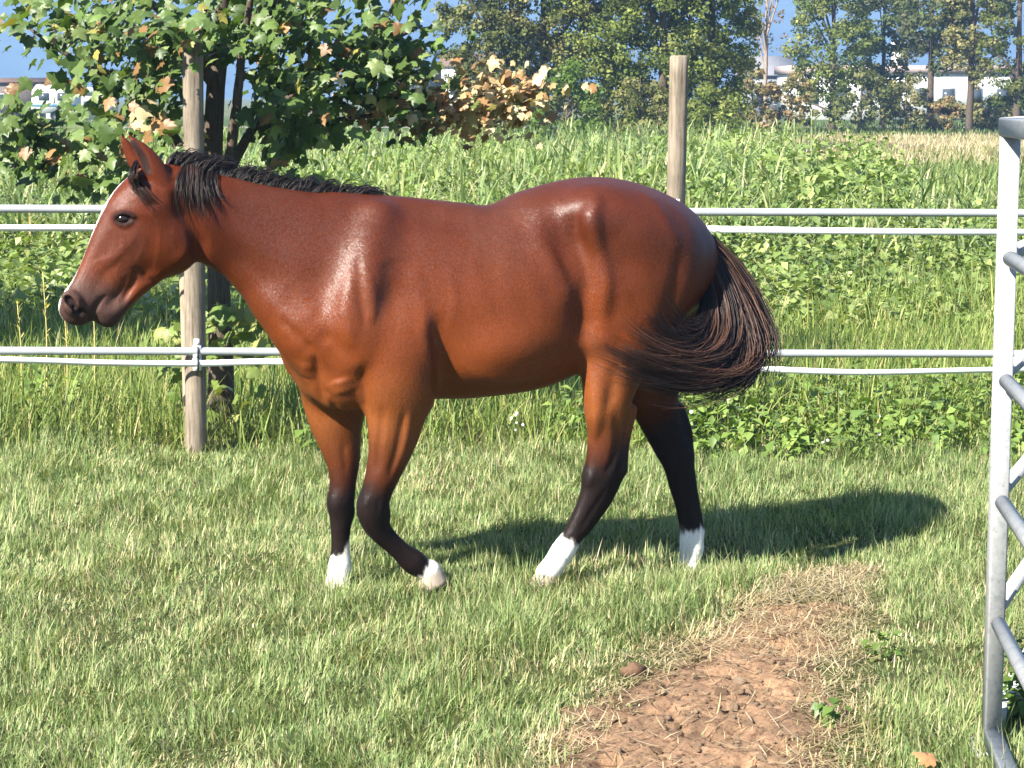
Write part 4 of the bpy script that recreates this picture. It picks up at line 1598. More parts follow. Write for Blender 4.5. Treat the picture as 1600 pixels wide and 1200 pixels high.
for k in range(9):
    u = k / 8
    fore_g.append([(236 - 4 * u, 262 + 4 * u, .0 + .02 * u), (216 - 6 * u, 252 + 6 * u, .02 + .02 * u), gs(206 + 6 * u, 272 + 5 * u, .012), gs(207 + 16 * u, 289 + 7 * u, .010), gs(217 + 24 * u, 306 + 8 * u, .008), gs(232 + 34 * u, 322 + 16 * u, .008)])
forelock = strands('forelock', fore_g, 260, .0011, .006, .013, K=10, seed=15, per=4, lens=(.40, 1.0), brown=(.07, .030, .018), brown_p=.6)

# ================================================================ paddock fence
def wood_mat(name, base, dark):
    m, nt, out = new_mat(name)
    tc = N(nt, 'ShaderNodeTexCoord')
    mp = N(nt, 'ShaderNodeMapping')
    mp.inputs['Scale'].default_value = (1, 1, .07)
    nt.links.new(tc.outputs['Object'], mp.inputs['Vector'])
    g = noise_node(nt, 70, 6, .7, mp.outputs[0])
    k = noise_node(nt, 6, 4, .6, tc.outputs['Object'])
    col = ramp_node(nt, g.outputs['Fac'], [(.28, rgb(*dark)), (.5, rgb(*base)), (.75, rgb(*[min(1, c * 1.35) for c in base]))])
    col = mix_rgb(nt, 1.0, col, ramp_node(nt, k.outputs['Fac'], [(.3, rgb(.72, .70, .66)), (.7, rgb(1.15, 1.13, 1.1))]), 'MULTIPLY')
    p = N(nt, 'ShaderNodeBsdfPrincipled')
    nt.links.new(col, p.inputs['Base Color'])
    p.inputs['Roughness'].default_value = .85
    p.inputs['Specular IOR Level'].default_value = .2
    b = N(nt, 'ShaderNodeBump')
    b.inputs['Strength'].default_value = .7
    b.inputs['Distance'].default_value = .004
    nt.links.new(g.outputs['Fac'], b.inputs['Height'])
    nt.links.new(b.outputs[0], p.inputs['Normal'])
    nt.links.new(p.outputs[0], out.inputs[0])
    return m


M_POST = wood_mat('weathered_post', (.195, .162, .125), (.07, .056, .042))
M_STAKE = wood_mat('stake_wood', (.30, .235, .165), (.14, .105, .07))
M_PIPE = plain_mat('grey_pipe', (.30, .32, .33), rough=.38, spec=.5, vary=.10, scale=5)
M_TAPE = plain_mat('white_tape', (.78, .79, .78), rough=.5, vary=.04, scale=20)
M_CLIP = plain_mat('white_insulator', (.70, .71, .70), rough=.4, vary=.05)
M_BLACK = plain_mat('black_band', (.02, .02, .022), rough=.5)


def post_mesh(name, base, top, r0, r1, mat, parent, seed=0, sides=20, split=True):
    """A round post, tapering a little, uneven, with a drying crack and a worn top."""
    rows = 26
    base, top = np.array(base, float), np.array(top, float)
    a = np.arange(sides) * 2 * PI / sides
    V = []
    for i in range(rows):
        t = i / (rows - 1)
        c = base + (top - base) * t
        r = r0 + (r1 - r0) * t
        rr = r * (1 + .035 * vnoise(np.column_stack([np.cos(a), np.sin(a), np.full(sides, t * 5)]), .8, seed, 3))
        if split:
            crack = np.exp(-((np.mod(a - 5.15 - .25 * math.sin(t * 4) + PI, 2 * PI) - PI) / .10) ** 2) * np.clip((t - .25) * 2, 0, 1)
            rr = rr - .010 * crack
        V.append(np.column_stack([c[0] + rr * np.cos(a), c[1] + rr * np.sin(a), np.full(sides, c[2])]))
    V.append(np.column_stack([top[0] + r1 * .8 * np.cos(a), top[1] + r1 * .8 * np.sin(a), np.full(sides, top[2] + .008)]))
    V = np.concatenate(V)
    F = np.array([[i * sides + j, i * sides + (j + 1) % sides, (i + 1) * sides + (j + 1) % sides, (i + 1) * sides + j] for i in range(rows) for j in range(sides)])
    cap = (np.arange(sides) + rows * sides)[None]
    return mesh_np(name, V - np.array(parent.location if parent else (0, 0, 0)), [F, cap], mat, parent, None, True)


YF0, YF1 = 11.15, 11.45
fl = at_depth(307, 740, YF0)
fr = at_depth(1047, 700, YF1)
fence = empty('paddock_fence', (float((fl[0] + fr[0]) / 2), float((YF0 + YF1) / 2), 0))
tag(fence, 'paddock fence of round wooden posts with grey pipes and white tape', 'fence')
FO = np.array(fence.location)
tl, tr = at_depth(301, 46, YF0), at_depth(1061, 89, YF1)
p1 = post_mesh('fence_post', (fl[0], YF0, -.1), tl, .058, .054, M_POST, fence, 1)
p2 = post_mesh('fence_post', (fr[0], YF1, -.1), tr, .055, .050, M_POST, fence, 2)
p1['label'] = 'fence post behind the horse head beside the tree'
p2['label'] = 'fence post behind the horse hindquarters'


def fy(x):
    return YF0 + (YF1 - YF0) * (x - fl[0]) / (fr[0] - fl[0])


def zrow(px, py, dy=-.075):
    Y = 11.15 if px < 700 else 11.45
    p = at_depth(px, py, Y + dy)
    return p


def pipe(name, nodes, r, parent, mat, n=40, flat=None):
    P = spline(np.array(nodes), n) - FO
    if flat is None:
        V, F = tube_arrays(P[None], np.full((1, n), r), 10)
        return mesh_np(name, V, F, mat, parent, None, True)
    t, hgt = flat
    T = np.gradient(P, axis=0)
    T /= np.linalg.norm(T, axis=1, keepdims=True)
    s = np.arange(n) / n
    tw = .25 * np.sin(s * 9)
    up = np.array([0, 0, 1.0]) * np.cos(tw)[:, None] + np.cross(T, [0, 0, 1.0]) * np.sin(tw)[:, None]
    out_ = np.cross(T, up)
    V = np.stack([P + up * hgt / 2 + out_ * t, P - up * hgt / 2 + out_ * t, P - up * hgt / 2 - out_ * t, P + up * hgt / 2 - out_ * t], 1).reshape(-1, 3)
    F = np.array([[i * 4 + j, i * 4 + (j + 1) % 4, i * 4 + 4 + (j + 1) % 4, i * 4 + 4 + j] for i in range(n - 1) for j in range(4)])
    return mesh_np(name, V, F, mat, parent)


def row(pts, dy):
    return [at_depth(px, py, fy(0) * 0 + (YF0 + (YF1 - YF0) * (px - 306) / (1047 - 306)) + dy) for px, py in pts]


pipe('rail_pipe', row([(-420, 324), (0, 326), (310, 327), (700, 329), (1056, 331), (1600, 333), (2000, 334)], -.082), .0215, fence, M_PIPE)
pipe('rail_pipe', row([(-420, 546), (0, 548), (310, 549), (700, 551), (1100, 552), (1600, 553), (2000, 554)], -.082), .0215, fence, M_PIPE)
pipe('tape', row([(-420, 355), (0, 356), (310, 356), (620, 352), (1056, 356), (1110, 358), (1400, 362), (1600, 363), (2000, 362)], -.10), 0, fence, M_TAPE, 90, (.0012, .036))
pipe('tape', row([(-420, 556), (0, 562), (160, 567), (310, 568), (450, 565), (700, 572), (1047, 570), (1200, 577), (1350, 582), (1556, 578), (2000, 570)], -.10), 0, fence, M_TAPE, 90, (.0012, .034))
for px, py in ((309, 549), (309, 568), (1057, 331), (1055, 357), (1050, 552), (1050, 571)):
    base = row([(px, py)], -.062)[0] - FO
    prt = [box_arrays(base + np.array([0, -.016, .0]), (.020, .022, .034)), box_arrays(base + np.array([0, -.030, .050]), (.014, .007, .020))]
    Vq, Fq = join(prt)
    ins = mesh_np('insulator', Vq, Fq, M_CLIP, fence)
    prt = tube_arrays(np.array([[base + np.array([.006, -.044, .030]), base + np.array([.008, -.046, 0]), base + np.array([.008, -.044, -.034])]]), np.full((1, 3), .0045), 6)
    mesh_np('band', prt[0], prt[1], M_BLACK, ins)

# a second, thinner stake leaning at the back of the left post
sb = at_depth(299, 722, 11.3)
st_ = at_depth(288, 412, 11.36)
stake = post_mesh('wooden_stake', (sb[0], 11.3, -.1), (st_[0], 11.36, st_[2]), .036, .030, M_STAKE, None, 5, 12, False)
tag(stake, 'thin pale wooden stake standing close behind the post beside the tree', 'stake')

# ================================================================ galvanised pen panels on the right
def galv_mat():
    m, nt, out = new_mat('galvanised_steel')
    tc = N(nt, 'ShaderNodeTexCoord')
    n = noise_node(nt, 14, 6, .7, tc.outputs['Object'])
    n2 = noise_node(nt, 60, 4, .6, tc.outputs['Object'])
    vor = nt.nodes.new('ShaderNodeTexVoronoi')
    vor.inputs['Scale'].default_value = 90
    nt.links.new(tc.outputs['Object'], vor.inputs['Vector'])
    f = mix_rgb(nt, .35, n.outputs['Fac'], vor.outputs['Color'])
    p = N(nt, 'ShaderNodeBsdfPrincipled')
    nt.links.new(ramp_node(nt, f, [(.25, rgb(.22, .224, .222)), (.45, rgb(.31, .314, .31)), (.8, rgb(.38, .384, .376))]), p.inputs['Base Color'])
    p.inputs['Metallic'].default_value = .0
    p.inputs['Roughness'].default_value = .5
    p.inputs['Specular IOR Level'].default_value = .2
    b = N(nt, 'ShaderNodeBump')
    b.inputs['Strength'].default_value = .15
    b.inputs['Distance'].default_value = .002
    nt.links.new(n2.outputs['Fac'], b.inputs['Height'])
    nt.links.new(b.outputs[0], p.inputs['Normal'])
    nt.links.new(p.outputs[0], out.inputs[0])
    return m


M_GALV = galv_mat()


def square_tube(name, A, B, w, d, face, mat, parent, bev=.006):
    """A rolled square tube from A to B (coordinates of its parent); face = direction its broad side looks."""
    A, B = np.array(A, float), np.array(B, float)
    t = (B - A) / np.linalg.norm(B - A)
    f = np.array(face, float)
    f = f - t * (f @ t)
    f /= np.linalg.norm(f)
    s = np.cross(t, f)
    prof = []
    for sx, sy in ((1, 1), (-1, 1), (-1, -1), (1, -1)):
        for k in range(3):
            ang = math.atan2(sy, sx) - PI / 4 + k * PI / 4
            prof.append((sx * (w / 2 - bev) + bev * math.cos(ang), sy * (d / 2 - bev) + bev * math.sin(ang)))
    prof = np.array(prof)
    n = len(prof)
    V = np.concatenate([P + prof[:, :1] * s + prof[:, 1:] * f for P in (A, B)])
    F = np.array([[j, (j + 1) % n, n + (j + 1) % n, n + j] for j in range(n)])
    return mesh_np(name, V, [F, np.arange(n)[::-1][None], (np.arange(n) + n)[None]], mat, parent)


gp = on_ground(1548, 1176)
gp = np.array([gp[0], gp[1], 0])
HT = at_depth(1590, 184, gp[1])[2]
DA = np.array([-.10, -1.0, 0]); DA /= np.linalg.norm(DA)
DB = np.array([.39, 1.0, 0]); DB /= np.linalg.norm(DB)
RZ = [at_depth(1575, y, gp[1])[2] for y in (402, 592, 780, 968)]


def panel(origin, dirv, length, label, front):
    root = empty('pen_panel', tuple(origin))
    tag(root, label, 'metal panel', 'galvanised pen panels at the right edge')
    nrm = np.array([dirv[1], -dirv[0], 0])
    if nrm[1] > 0:
        nrm = -nrm
    face = np.array([0, -1, 0]) if front else nrm
    for s in (0, length):
        square_tube('end_post', dirv * s + np.array([0, 0, .02]), dirv * s + np.array([0, 0, HT - (.052 if s or not front else .0522)]), (.050), .050, face, M_GALV, root)
    square_tube('top_rail', -dirv * .030 + np.array([0, 0, HT - .026]), dirv * (length + .03) + np.array([0, 0, HT - .026]), .058, .052, (0, 0, 1), M_GALV, root)
    square_tube('bottom_rail', dirv * .030 + np.array([0, 0, .055]), dirv * (length - .03) + np.array([0, 0, .055]), .050, .050, (0, 0, 1), M_GALV, root)
    for z in RZ:
        P = np.array([dirv * .012 + np.array([0, 0, z]), dirv * length * .5 + np.array([0, 0, z]), dirv * (length - .012) + np.array([0, 0, z])]) + face * (.040 if front else 0)
        V, F = tube_arrays(P[None], np.full((1, 3), .0215), 12)
        mesh_np('rail', V, F, M_GALV, root, None, True)
    for s in (0, length):
        V, F = box_arrays(dirv * s + np.array([0, 0, .008]), (.055, .055, .006))
        mesh_np('foot_plate', V, F, M_GALV, root)
    return root


panel(gp, DA, 2.4, 'grey metal pen panel whose near end post stands full height at the right edge', True)
panel(gp + np.array([.020, .085, 0]), DB, 3.0, 'grey metal pen panel behind the tall end post, its rails leading away', False)

# ================================================================ trees
M_BARK = wood_mat('bark', (.085, .066, .050), (.030, .024, .018))
M_BARKL = wood_mat('pale_bark', (.26, .20, .16), (.12, .09, .07))


def limb_mesh(name, paths, mat, parent, org, sides=9):
    """Tapering limbs: each path a list of (x, y, z, r)."""
    parts = []
    for P in paths:
        R = spline(np.array(P, float), 16)
        R[1:-1, :3] += .10 * R[1:-1, 3:4] * rng.normal(size=(14, 3))
        V, F = tube_arrays(R[None, :, :3] - org, R[None, :, 3], sides)
        parts.append((V, F))
    V, F = join(parts)
    return mesh_np(name, V, F, mat, parent, None, True)


half = [(0, 0), (.16, -.10), (.36, -.06), (.33, .08), (.56, .20), (.48, .30), (.64, .52), (.42, .50), (.26, .58), (.20, .76), (0, 1.0)]
outline = half + [(-x, y) for x, y in half[-2:0:-1]]


def maple_leaf(fold, curl):
    """One five-lobed leaf, stalk at the origin, tip along +Y, folded on its midrib."""
    P = [(0, .34)] + outline
    V = np.array([[x, y, -fold * abs(x) - curl * (y - .3) ** 2 - .10 * math.sin(7 * x + 5 * y) * abs(x)] for x, y in P])
    n = len(outline)
    F = np.array([[0, 1 + i, 1 + (i + 1) % n] for i in range(n)])
    stalk = np.array([[-.012, 0, 0], [.012, 0, 0], [.0, -.45, .10]])
    F2 = np.array([[n + 1, n + 2, n + 3]])
    return np.concatenate([V, stalk]), np.concatenate([F[:, ::-1], F2])


def frames(nrm, ax):
    """Rotation matrices (N,3,3) with columns x, y(ax), z(nrm)."""
    nrm = nrm / np.linalg.norm(nrm, axis=1, keepdims=True)
    ax = ax - (ax * nrm).sum(1, keepdims=True) * nrm
    ax = ax / (np.linalg.norm(ax, axis=1, keepdims=True) + 1e-9)
    return np.stack([np.cross(ax, nrm), ax, nrm], -1)


LEAFV = [maple_leaf(*a) for a in ((.10, .15), (.35, .30), (.20, -.10), (.50, .45))]
LCOL = [(.070, .115, .026), (.100, .150, .038), (.048, .082, .019), (.140, .182, .056), (.22, .20, .05), (.19, .105, .038)]
DCOL = [(.31, .18, .075), (.40, .285, .14), (.20, .105, .042), (.46, .37, .22)]


def leafage(root, pos, size, cols, n_single, seed, name='leaf', mass='foliage', vis=None):
    """Maple leaves at pos: the n_single that show largest as single parts, the rest joined."""
    r = np.random.default_rng(seed)
    n = len(pos)
    org = np.array(root.location)
    nr = np.column_stack([r.normal(-.40, .5, n), r.normal(-.55, .5, n), r.normal(.60, .4, n)])
    ax = np.column_stack([r.normal(0, .7, n), r.normal(0, .6, n), r.normal(-.75, .35, n)])
    M = frames(nr, ax)
    sz = size * np.exp(.22 * r.normal(size=n))
    var = r.integers(0, len(LEAFV), n)
    px, py = project(pos)
    inside = (px > 5) & (px < 1595) & (py > 4) & (py < 1195) if vis is None else vis
    score = np.where(inside, sz / pos[:, 1] * (1.25 - .25 * r.random(n)) - (pos[:, 1] - pos[:, 1].min()) * .0012, -1)
    single = np.argsort(-score)[:n_single]
    sset = np.zeros(n, bool)
    sset[single] = True
    cache = {}
    cidx = np.array([int(np.argmin([np.abs(np.array(cols[i]) - np.array(q)).sum() for q in LCOL + DCOL])) for i in range(n)])
    for i in single:
        key = (int(var[i]), int(cidx[i]))
        if key not in cache:
            V, F = LEAFV[key[0]]
            cc = np.repeat(np.array([(LCOL + DCOL)[key[1]]]), len(V), 0)
            o = mesh_np(name, V, F, M_LEAF, root, cc)
            cache[key] = o.data
        else:
            o = bpy.data.objects.new(name, cache[key])
            COL.objects.link(o)
            o.parent = root
        W = Matrix.Identity(4)
        for a in range(3):
            for b_ in range(3):
                W[a][b_] = float(M[i, a, b_] * sz[i])
            W[a][3] = float(pos[i, a] - org[a])
        o.matrix_basis = W
    parts, cs = [], []
    rest = np.where(~sset)[0]
    if len(rest):
        for vi in range(len(LEAFV)):
            ids = rest[var[rest] == vi]
            if not len(ids):
                continue
            V, F = LEAFV[vi]
            W = np.einsum('nij,kj->nki', M[ids], V) * sz[ids, None, None] + (pos[ids] - org)[:, None]
            Fq = (F[None] + (np.arange(len(ids)) * len(V))[:, None, None]).reshape(-1, 3)
            parts.append((W.reshape(-1, 3), Fq))
            cs.append(np.repeat(cols[ids] * np.exp(.15 * r.normal(size=(len(ids), 1))), len(V), 0))
        V, F = join(parts)
        o = mesh_np(mass, V, F, M_LEAF, root, np.concatenate(cs))
        tag(o, kind='stuff')


def px_cloud(rows, seed):
    """Leaf positions: rows of (px, py, rx, ry, depth, depth spread, count) clouds, thinned into sprays."""
    r = np.random.default_rng(seed)
    out = []
    for px, py, rx, ry, Y, dY, n in rows:
        ns = max(3, n // 9)
        a = r.uniform(0, 2 * PI, ns)
        q = np.sqrt(r.random(ns))
        cx, cyy = px + rx * q * np.cos(a), py + ry * q * np.sin(a)
        cY = Y + r.uniform(-1, 1, ns) * dY
        C = np.array([at_depth(*v) for v in zip(cx, cyy, cY)])
        k = r.integers(0, ns, n)
        out.append(C[k] + r.normal(0, 1, (n, 3)) * np.array([.12, .12, .075]))
    return np.concatenate(out)


# the maple beside the left post
T0 = at_depth(345, 700, 11.95)
maple = empty('maple_tree', (T0[0], 11.95, 0))
tag(maple, 'leafy maple tree with dark stems and some brown leaves behind the left fence post', 'tree', 'maples along the left of the paddock')
TO = np.array(maple.location)


def pxp(px, py, Y, r):
    p = at_depth(px, py, Y)
    return (p[0], p[1], p[2], r)


limb_mesh('trunk', [[(T0[0], 11.95, -.1, .085), pxp(346, 560, 11.95, .072), pxp(340, 380, 11.95, .062), pxp(335, 220, 11.95, .056), pxp(342, 80, 11.98, .05), pxp(352, -120, 12.0, .042), pxp(350, -360, 12.0, .03)]], M_BARK, maple, TO, 12)
for P in ([pxp(342, 420, 11.95, .045), pxp(352, 300, 11.8, .034), pxp(368, 180, 11.7, .028), pxp(378, 80, 11.7, .022), pxp(400, -60, 11.6, .015)],
          [pxp(340, 330, 11.95, .045), pxp(300, 270, 12.15, .036), pxp(258, 190, 12.3, .03), pxp(200, 130, 12.3, .024), pxp(120, 95, 12.3, .016), pxp(40, 40, 12.3, .008)],
          [pxp(346, 300, 11.95, .035), pxp(395, 200, 12.1, .026), pxp(470, 140, 12.2, .02), pxp(560, 90, 12.3, .014), pxp(660, 40, 12.4, .007)],
          [pxp(338, 140, 11.98, .04), pxp(290, 60, 11.7, .028), pxp(230, 0, 11.5, .02), pxp(130, -70, 11.4, .012)],
          [pxp(346, 80, 11.98, .035), pxp(420, 10, 11.8, .026), pxp(520, -60, 11.7, .018), pxp(620, -140, 11.7, .01)]):
    limb_mesh('branch', [P], M_BARK, maple, TO, 8)
limb_mesh('branch', [[pxp(300, 272, 12.15, .03), pxp(230, 262, 11.6, .022), pxp(120, 232, 11.3, .018), pxp(60, 190, 11.2, .014), pxp(8, 140, 11.2, .008)]], M_BARKL, maple, TO, 8)
limb_mesh('branch', [[pxp(395, 200, 12.1, .02), pxp(500, 190, 12.2, .016), pxp(620, 175, 12.3, .012), pxp(760, 150, 12.4, .009), pxp(850, 140, 12.4, .005)]], M_BARK, maple, TO, 7)
rows = [(300, 40, 60, 34, 10.95, .12, 60), (300, 30, 210, 75, 11.9, .8, 546), (450, 80, 130, 85, 12.0, .7, 377), (560, 50, 95, 80, 12.2, .5, 312), (620, 110, 60, 50, 12.3, .4, 104), (480, 170, 70, 50, 12.0, .5, 156), (190, 150, 90, 50, 11.8, .5, 130),
        (215, 80, 110, 70, 12.0, .7, 247), (90, 30, 90, 40, 12.1, .5, 117), (60, 225, 90, 60, 11.3, .3, 143), (160, 250, 70, 55, 11.3, .3, 104), (20, 160, 50, 60, 11.2, .2, 46), (200, 215, 60, 50, 11.9, .5, 65),
        (400, 205, 60, 46, 11.9, .4, 78), (450, 262, 40, 26, 11.8, .2, 15), (360, -150, 330, 140, 12.2, .8, 429), (420, -320, 220, 100, 12.2, .7, 143)]
pos = px_cloud(rows, 3)
_px, _py = project(pos)
_r = np.random.default_rng(17)
open_ = (np.abs(_px - 362 - .04 * (_py - 150)) < 42) & (_py > 95) & (_py < 300)
pos = pos[~(open_ & (_r.random(len(pos)) < .78))]
rr = np.random.default_rng(4)
ci = rr.choice(6, len(pos), p=[.34, .25, .2, .13, .03, .05])
cols = np.array(LCOL)[ci]
brown = vnoise(pos, .35, 5, 2) > .52
cols[brown] = np.array(DCOL)[rr.integers(0, 4, brown.sum())]
leafage(maple, pos, .076, cols, 300, 6)
pos = px_cloud([(800, 140, 45, 24, 12.4, .15, 230), (715, 155, 50, 22, 12.4, .15, 170), (650, 172, 50, 24, 12.3, .15, 190), (600, 160, 40, 22, 12.3, .2, 90), (760, 172, 50, 14, 12.4, .1, 60)], 8)
cols = np.array(DCOL)[rr.integers(0, 4, len(pos))]
grn = rr.random(len(pos)) < np.clip((760 - project(pos)[0]) / 420, .05, .5)
cols[grn] = np.array(LCOL)[rr.integers(0, 4, grn.sum())]
leafage(maple, pos, .055, cols, 0, 9, mass='withered_foliage')
# shoots at its foot
pos = px_cloud([(380, 480, 40, 50, 11.75, .15, 46), (280, 500, 22, 60, 11.75, .1, 26), (345, 640, 36, 40, 11.6, .15, 16), (400, 520, 20, 14, 11.6, .1, 8)], 12)
cols = np.array([(.16, .21, .05), (.12, .18, .04), (.22, .23, .07)])[rr.integers(0, 3, len(pos))]
leafage(maple, pos, .085, cols, 0, 13, mass='foot_shoots')

# its neighbour, just outside the picture on the left, whose shade falls on the meadow
shade = empty('maple_tree', (-7.4, 14.0, 0))
tag(shade, 'leafy maple tree standing in the meadow left of the fence post', 'tree', 'maples along the left of the paddock')
SO = np.array(shade.location)
limb_mesh('trunk', [[(-7.4, 14.0, -.1, .11), (-7.38, 14.0, 1.2, .09), (-7.3, 14.05, 2.6, .07), (-7.3, 14.0, 4.6, .03)]], M_BARK, shade, SO, 10)
for q in range(6):
    a = q * 1.05
    limb_mesh('branch', [[(-7.35, 14.0, 1.6 + .3 * q, .04), (-7.35 + .7 * math.cos(a), 14 + .7 * math.sin(a), 2.1 + .3 * q, .025), (-7.35 + 1.5 * math.cos(a), 14 + 1.5 * math.sin(a), 2.5 + .3 * q, .01)]], M_BARK, shade, SO, 7)
r_ = np.random.default_rng(31)
u = r_.normal(size=(1500, 3))
u /= np.linalg.norm(u, axis=1, keepdims=True)
pos = np.array([-7.3, 14.0, 3.5]) + u * np.array([2.1, 1.3, 1.75]) * (r_.random((1500, 1)) ** .4)
cols = np.array(LCOL)[r_.choice(6, 1500, p=[.34, .25, .2, .13, .03, .05])]
leafage(shade, pos, .15, cols, 0, 33)


def far_tree(name, label, px, base_py, Y, spread, height, cols, seed, clumps=120, per=55, leaf=.16, low=.5, trunk_r=.18, gap=.0, group='trees beyond the meadow', stem_mat=None, lean=0, crown_low=None, flat=1.0, ls_=.70, pm_=1.3):
    """A tree with a tapered trunk, limbs and a crown of leaf clumps. spread/height in metres."""
    r = np.random.default_rng(seed)
    leaf, per = leaf * ls_, int(per * pm_)
    g = at_depth(px, base_py, Y)
    root = empty(name, (float(g[0]), float(Y), 0.0))
    tag(root, label, 'tree' if 'tree' in name else 'bush', group)
    cl = crown_low if crown_low is not None else low
    cz, rz = (cl + height) / 2, (height - cl) / 2
    u = r.normal(size=(clumps, 3))
    u /= np.linalg.norm(u, axis=1, keepdims=True)
    rad = (.35 + .65 * r.random(clumps) ** .5)[:, None]
    c = u * rad * np.array([spread, spread * flat, rz])
    c[:, :2] *= (1 - .35 * np.clip(c[:, 2:] / rz, 0, 1))
    c[:, 0] += lean * (c[:, 2] + rz)
    c[:, 2] += cz
    if gap:
        c = c[vnoise(c, spread * .6, seed, 2) > -1 + gap]
    m = len(c)
    rc = spread * r.uniform(.14, .27, m)
    k = np.repeat(np.arange(m), per)
    n = len(k)
    d = r.normal(size=(n, 3))
    d /= np.linalg.norm(d, axis=1, keepdims=True)
    p = c[k] + d * rc[k][:, None] * (.55 + .5 * r.random((n, 1))) * np.array([1, 1, .75])
    p[:, 2] = np.maximum(p[:, 2], .08)
    nr = d + r.normal(0, .5, (n, 3)) + np.array([0, 0, .35])
    ax = r.normal(size=(n, 3)) + np.array([0, 0, -.4])
    M = frames(nr, ax)
    s = leaf * np.exp(.25 * r.normal(size=n))
    Q = np.array([[0, -.5, 0], [.42, .05, -.08], [0, .55, 0], [-.42, .05, -.08]])
    V = (np.einsum('nij,kj->nki', M, Q) * s[:, None, None] + p[:, None]).reshape(-1, 3)
    F = np.arange(n * 4).reshape(-1, 4)
    col = np.array(cols)[r.integers(0, len(cols), m)][k] * np.exp(.18 * r.normal(size=(n, 1)))
    if trunk_r:
        ls = [[(0, 0, -.1, trunk_r), (lean * .3, 0, height * .3, trunk_r * .75), (lean * height * .5, .1, height * .6, trunk_r * .45), (lean * height * .8, 0, height * .95, trunk_r * .12)]]
        limb_mesh('trunk', ls, stem_mat or M_BARK, root, np.zeros(3), 8)
        br = []
        for q in range(9):
            t = c[r.integers(0, m)]
            z0 = max(.3, min(t[2] * .6, height * .7))
            br.append([(lean * z0, 0, z0, trunk_r * .4), (t[0] * .5, t[1] * .5, (z0 + t[2]) / 2 + .1, trunk_r * .25), (t[0], t[1], t[2], trunk_r * .08)])
        limb_mesh('limbs', br, stem_mat or M_BARK, root, np.zeros(3), 6)
    crown = mesh_np('crown', V, F, M_FARLEAF, root, np.repeat(col, 4, 0))
    return root


G1 = [(0.124, 0.139, 0.042), (0.165, 0.177, 0.059), (0.206, 0.206, 0.078), (0.080, 0.097, 0.029)]
G2 = [(0.130, 0.165, 0.038), (0.183, 0.218, 0.054), (0.230, 0.248, 0.073), (0.085, 0.118, 0.026)]
G3 = [(0.177, 0.177, 0.061), (0.230, 0.218, 0.085), (0.130, 0.139, 0.047), (0.277, 0.254, 0.112)]
G4 = [(0.212, 0.189, 0.078), (0.277, 0.212, 0.094), (0.153, 0.153, 0.057), (0.336, 0.242, 0.118)]
M_FARLEAF = leaf_mat('far_leaf', trans=.45, rough=.6, spec=.12, tint=(1.1, 1.15, .6))
far_tree('hedge_tree', 'dark bushy tree at the left end of the tall green row', 765, 238, 70, 1.6, 9.5, G1, 201, 282, 60, .15, .1)
far_tree('hedge_tree', 'broad greyish green tree second from the left in the tall row', 850, 238, 71, 2.1, 10.5, G3, 202, 320, 60, .15, .1)
far_tree('hedge_tree', 'full green tree in the tall row between the horse back and the sky', 950, 238, 70, 2.1, 11, G2, 203, 320, 60, .15, .1)
far_tree('hedge_tree', 'dense green tree just left of the bare fence post top', 1035, 238, 69, 2.1, 10.5, G2, 204, 301, 60, .15, .1)
far_tree('hedge_tree', 'dense green tree at the right end of the tall row', 1110, 238, 70, 1.55, 9.5, G2, 205, 263, 60, .15, .1)
far_tree('green_bush', 'bright green bush low in front of the tall tree row', 885, 245, 62, 1.3, 3.0, [(.11, .17, .034), (.14, .20, .045), (.09, .14, .03)], 206, 60, 45, .14, .2, .05, group='bushes along the hedge')
far_tree('green_bush', 'dull green bush left of the bare fence post', 1000, 245, 62, 1.2, 2.6, G3, 207, 50, 45, .14, .2, .05, group='bushes along the hedge')
far_tree('green_bush', 'round dark green bush right of the bare fence post', 1110, 245, 62, 1.3, 2.3, G2, 208, 55, 45, .14, .1, .05, group='bushes along the hedge')
far_tree('green_bush', 'grey green bush below the dark tree at the row end', 760, 245, 63, 1.2, 2.4, G3, 209, 50, 45, .14, .2, .05, group='bushes along the hedge')
far_tree('distant_tree', 'small hazy tree far away between maple leaves and the dark row', 655, 172, 250, 3.6, 8.5, [(.11, .12, .06), (.14, .14, .07)], 211, 60, 40, .5, .3, .25, group='small distant trees')
far_tree('distant_tree', 'lowest hazy tree far away beside the dark row', 700, 172, 255, 3.4, 6.0, [(.12, .12, .06), (.10, .12, .05)], 212, 60, 40, .5, .3, .25, group='small distant trees')
far_tree('distant_tree', 'hazy tree far away showing through the maple crown', 600, 172, 260, 4.0, 7.5, [(.10, .12, .05), (.13, .14, .06)], 213, 60, 40, .5, .3, .25, group='small distant trees')
far_tree('slender_tree', 'thin nearly bare tree with orange tinted leaves before the blue mountain', 1195, 207, 112, 1.5, 11.5, [(.22, .17, .09), (.26, .15, .07), (.15, .15, .06)], 221, 60, 14, .17, 3.5, .13, .25, stem_mat=M_BARKL)
far_tree('meadow_tree', 'round dense green tree between the thin tree and the white building', 1300, 207, 112, 2.5, 9.5, G2, 222, 150, 60, .22, .5, .2)
far_tree('meadow_tree', 'greyish loose tree right of the round dense tree', 1378, 207, 116, 2.2, 10, G1, 223, 140, 46, .24, 1.2, .16, .1)
far_tree('meadow_tree', 'tall open tree with pale leaves in front of the white building', 1452, 207, 110, 2.4, 13, [(.09, .12, .045), (.12, .14, .06), (.15, .15, .075)], 224, 230, 44, .22, 2.5, .2, .05)
far_tree('meadow_tree', 'tall open tree with a forked trunk near the right edge', 1515, 207, 108, 1.9, 12, G3, 225, 210, 46, .22, 2.2, .2, .05)
far_tree('meadow_tree', 'dense yellow green tree at the right edge above the metal post', 1588, 207, 106, 2.0, 11, [(.12, .15, .035), (.16, .17, .045), (.08, .11, .028)], 226, 140, 55, .2, .8, .22)
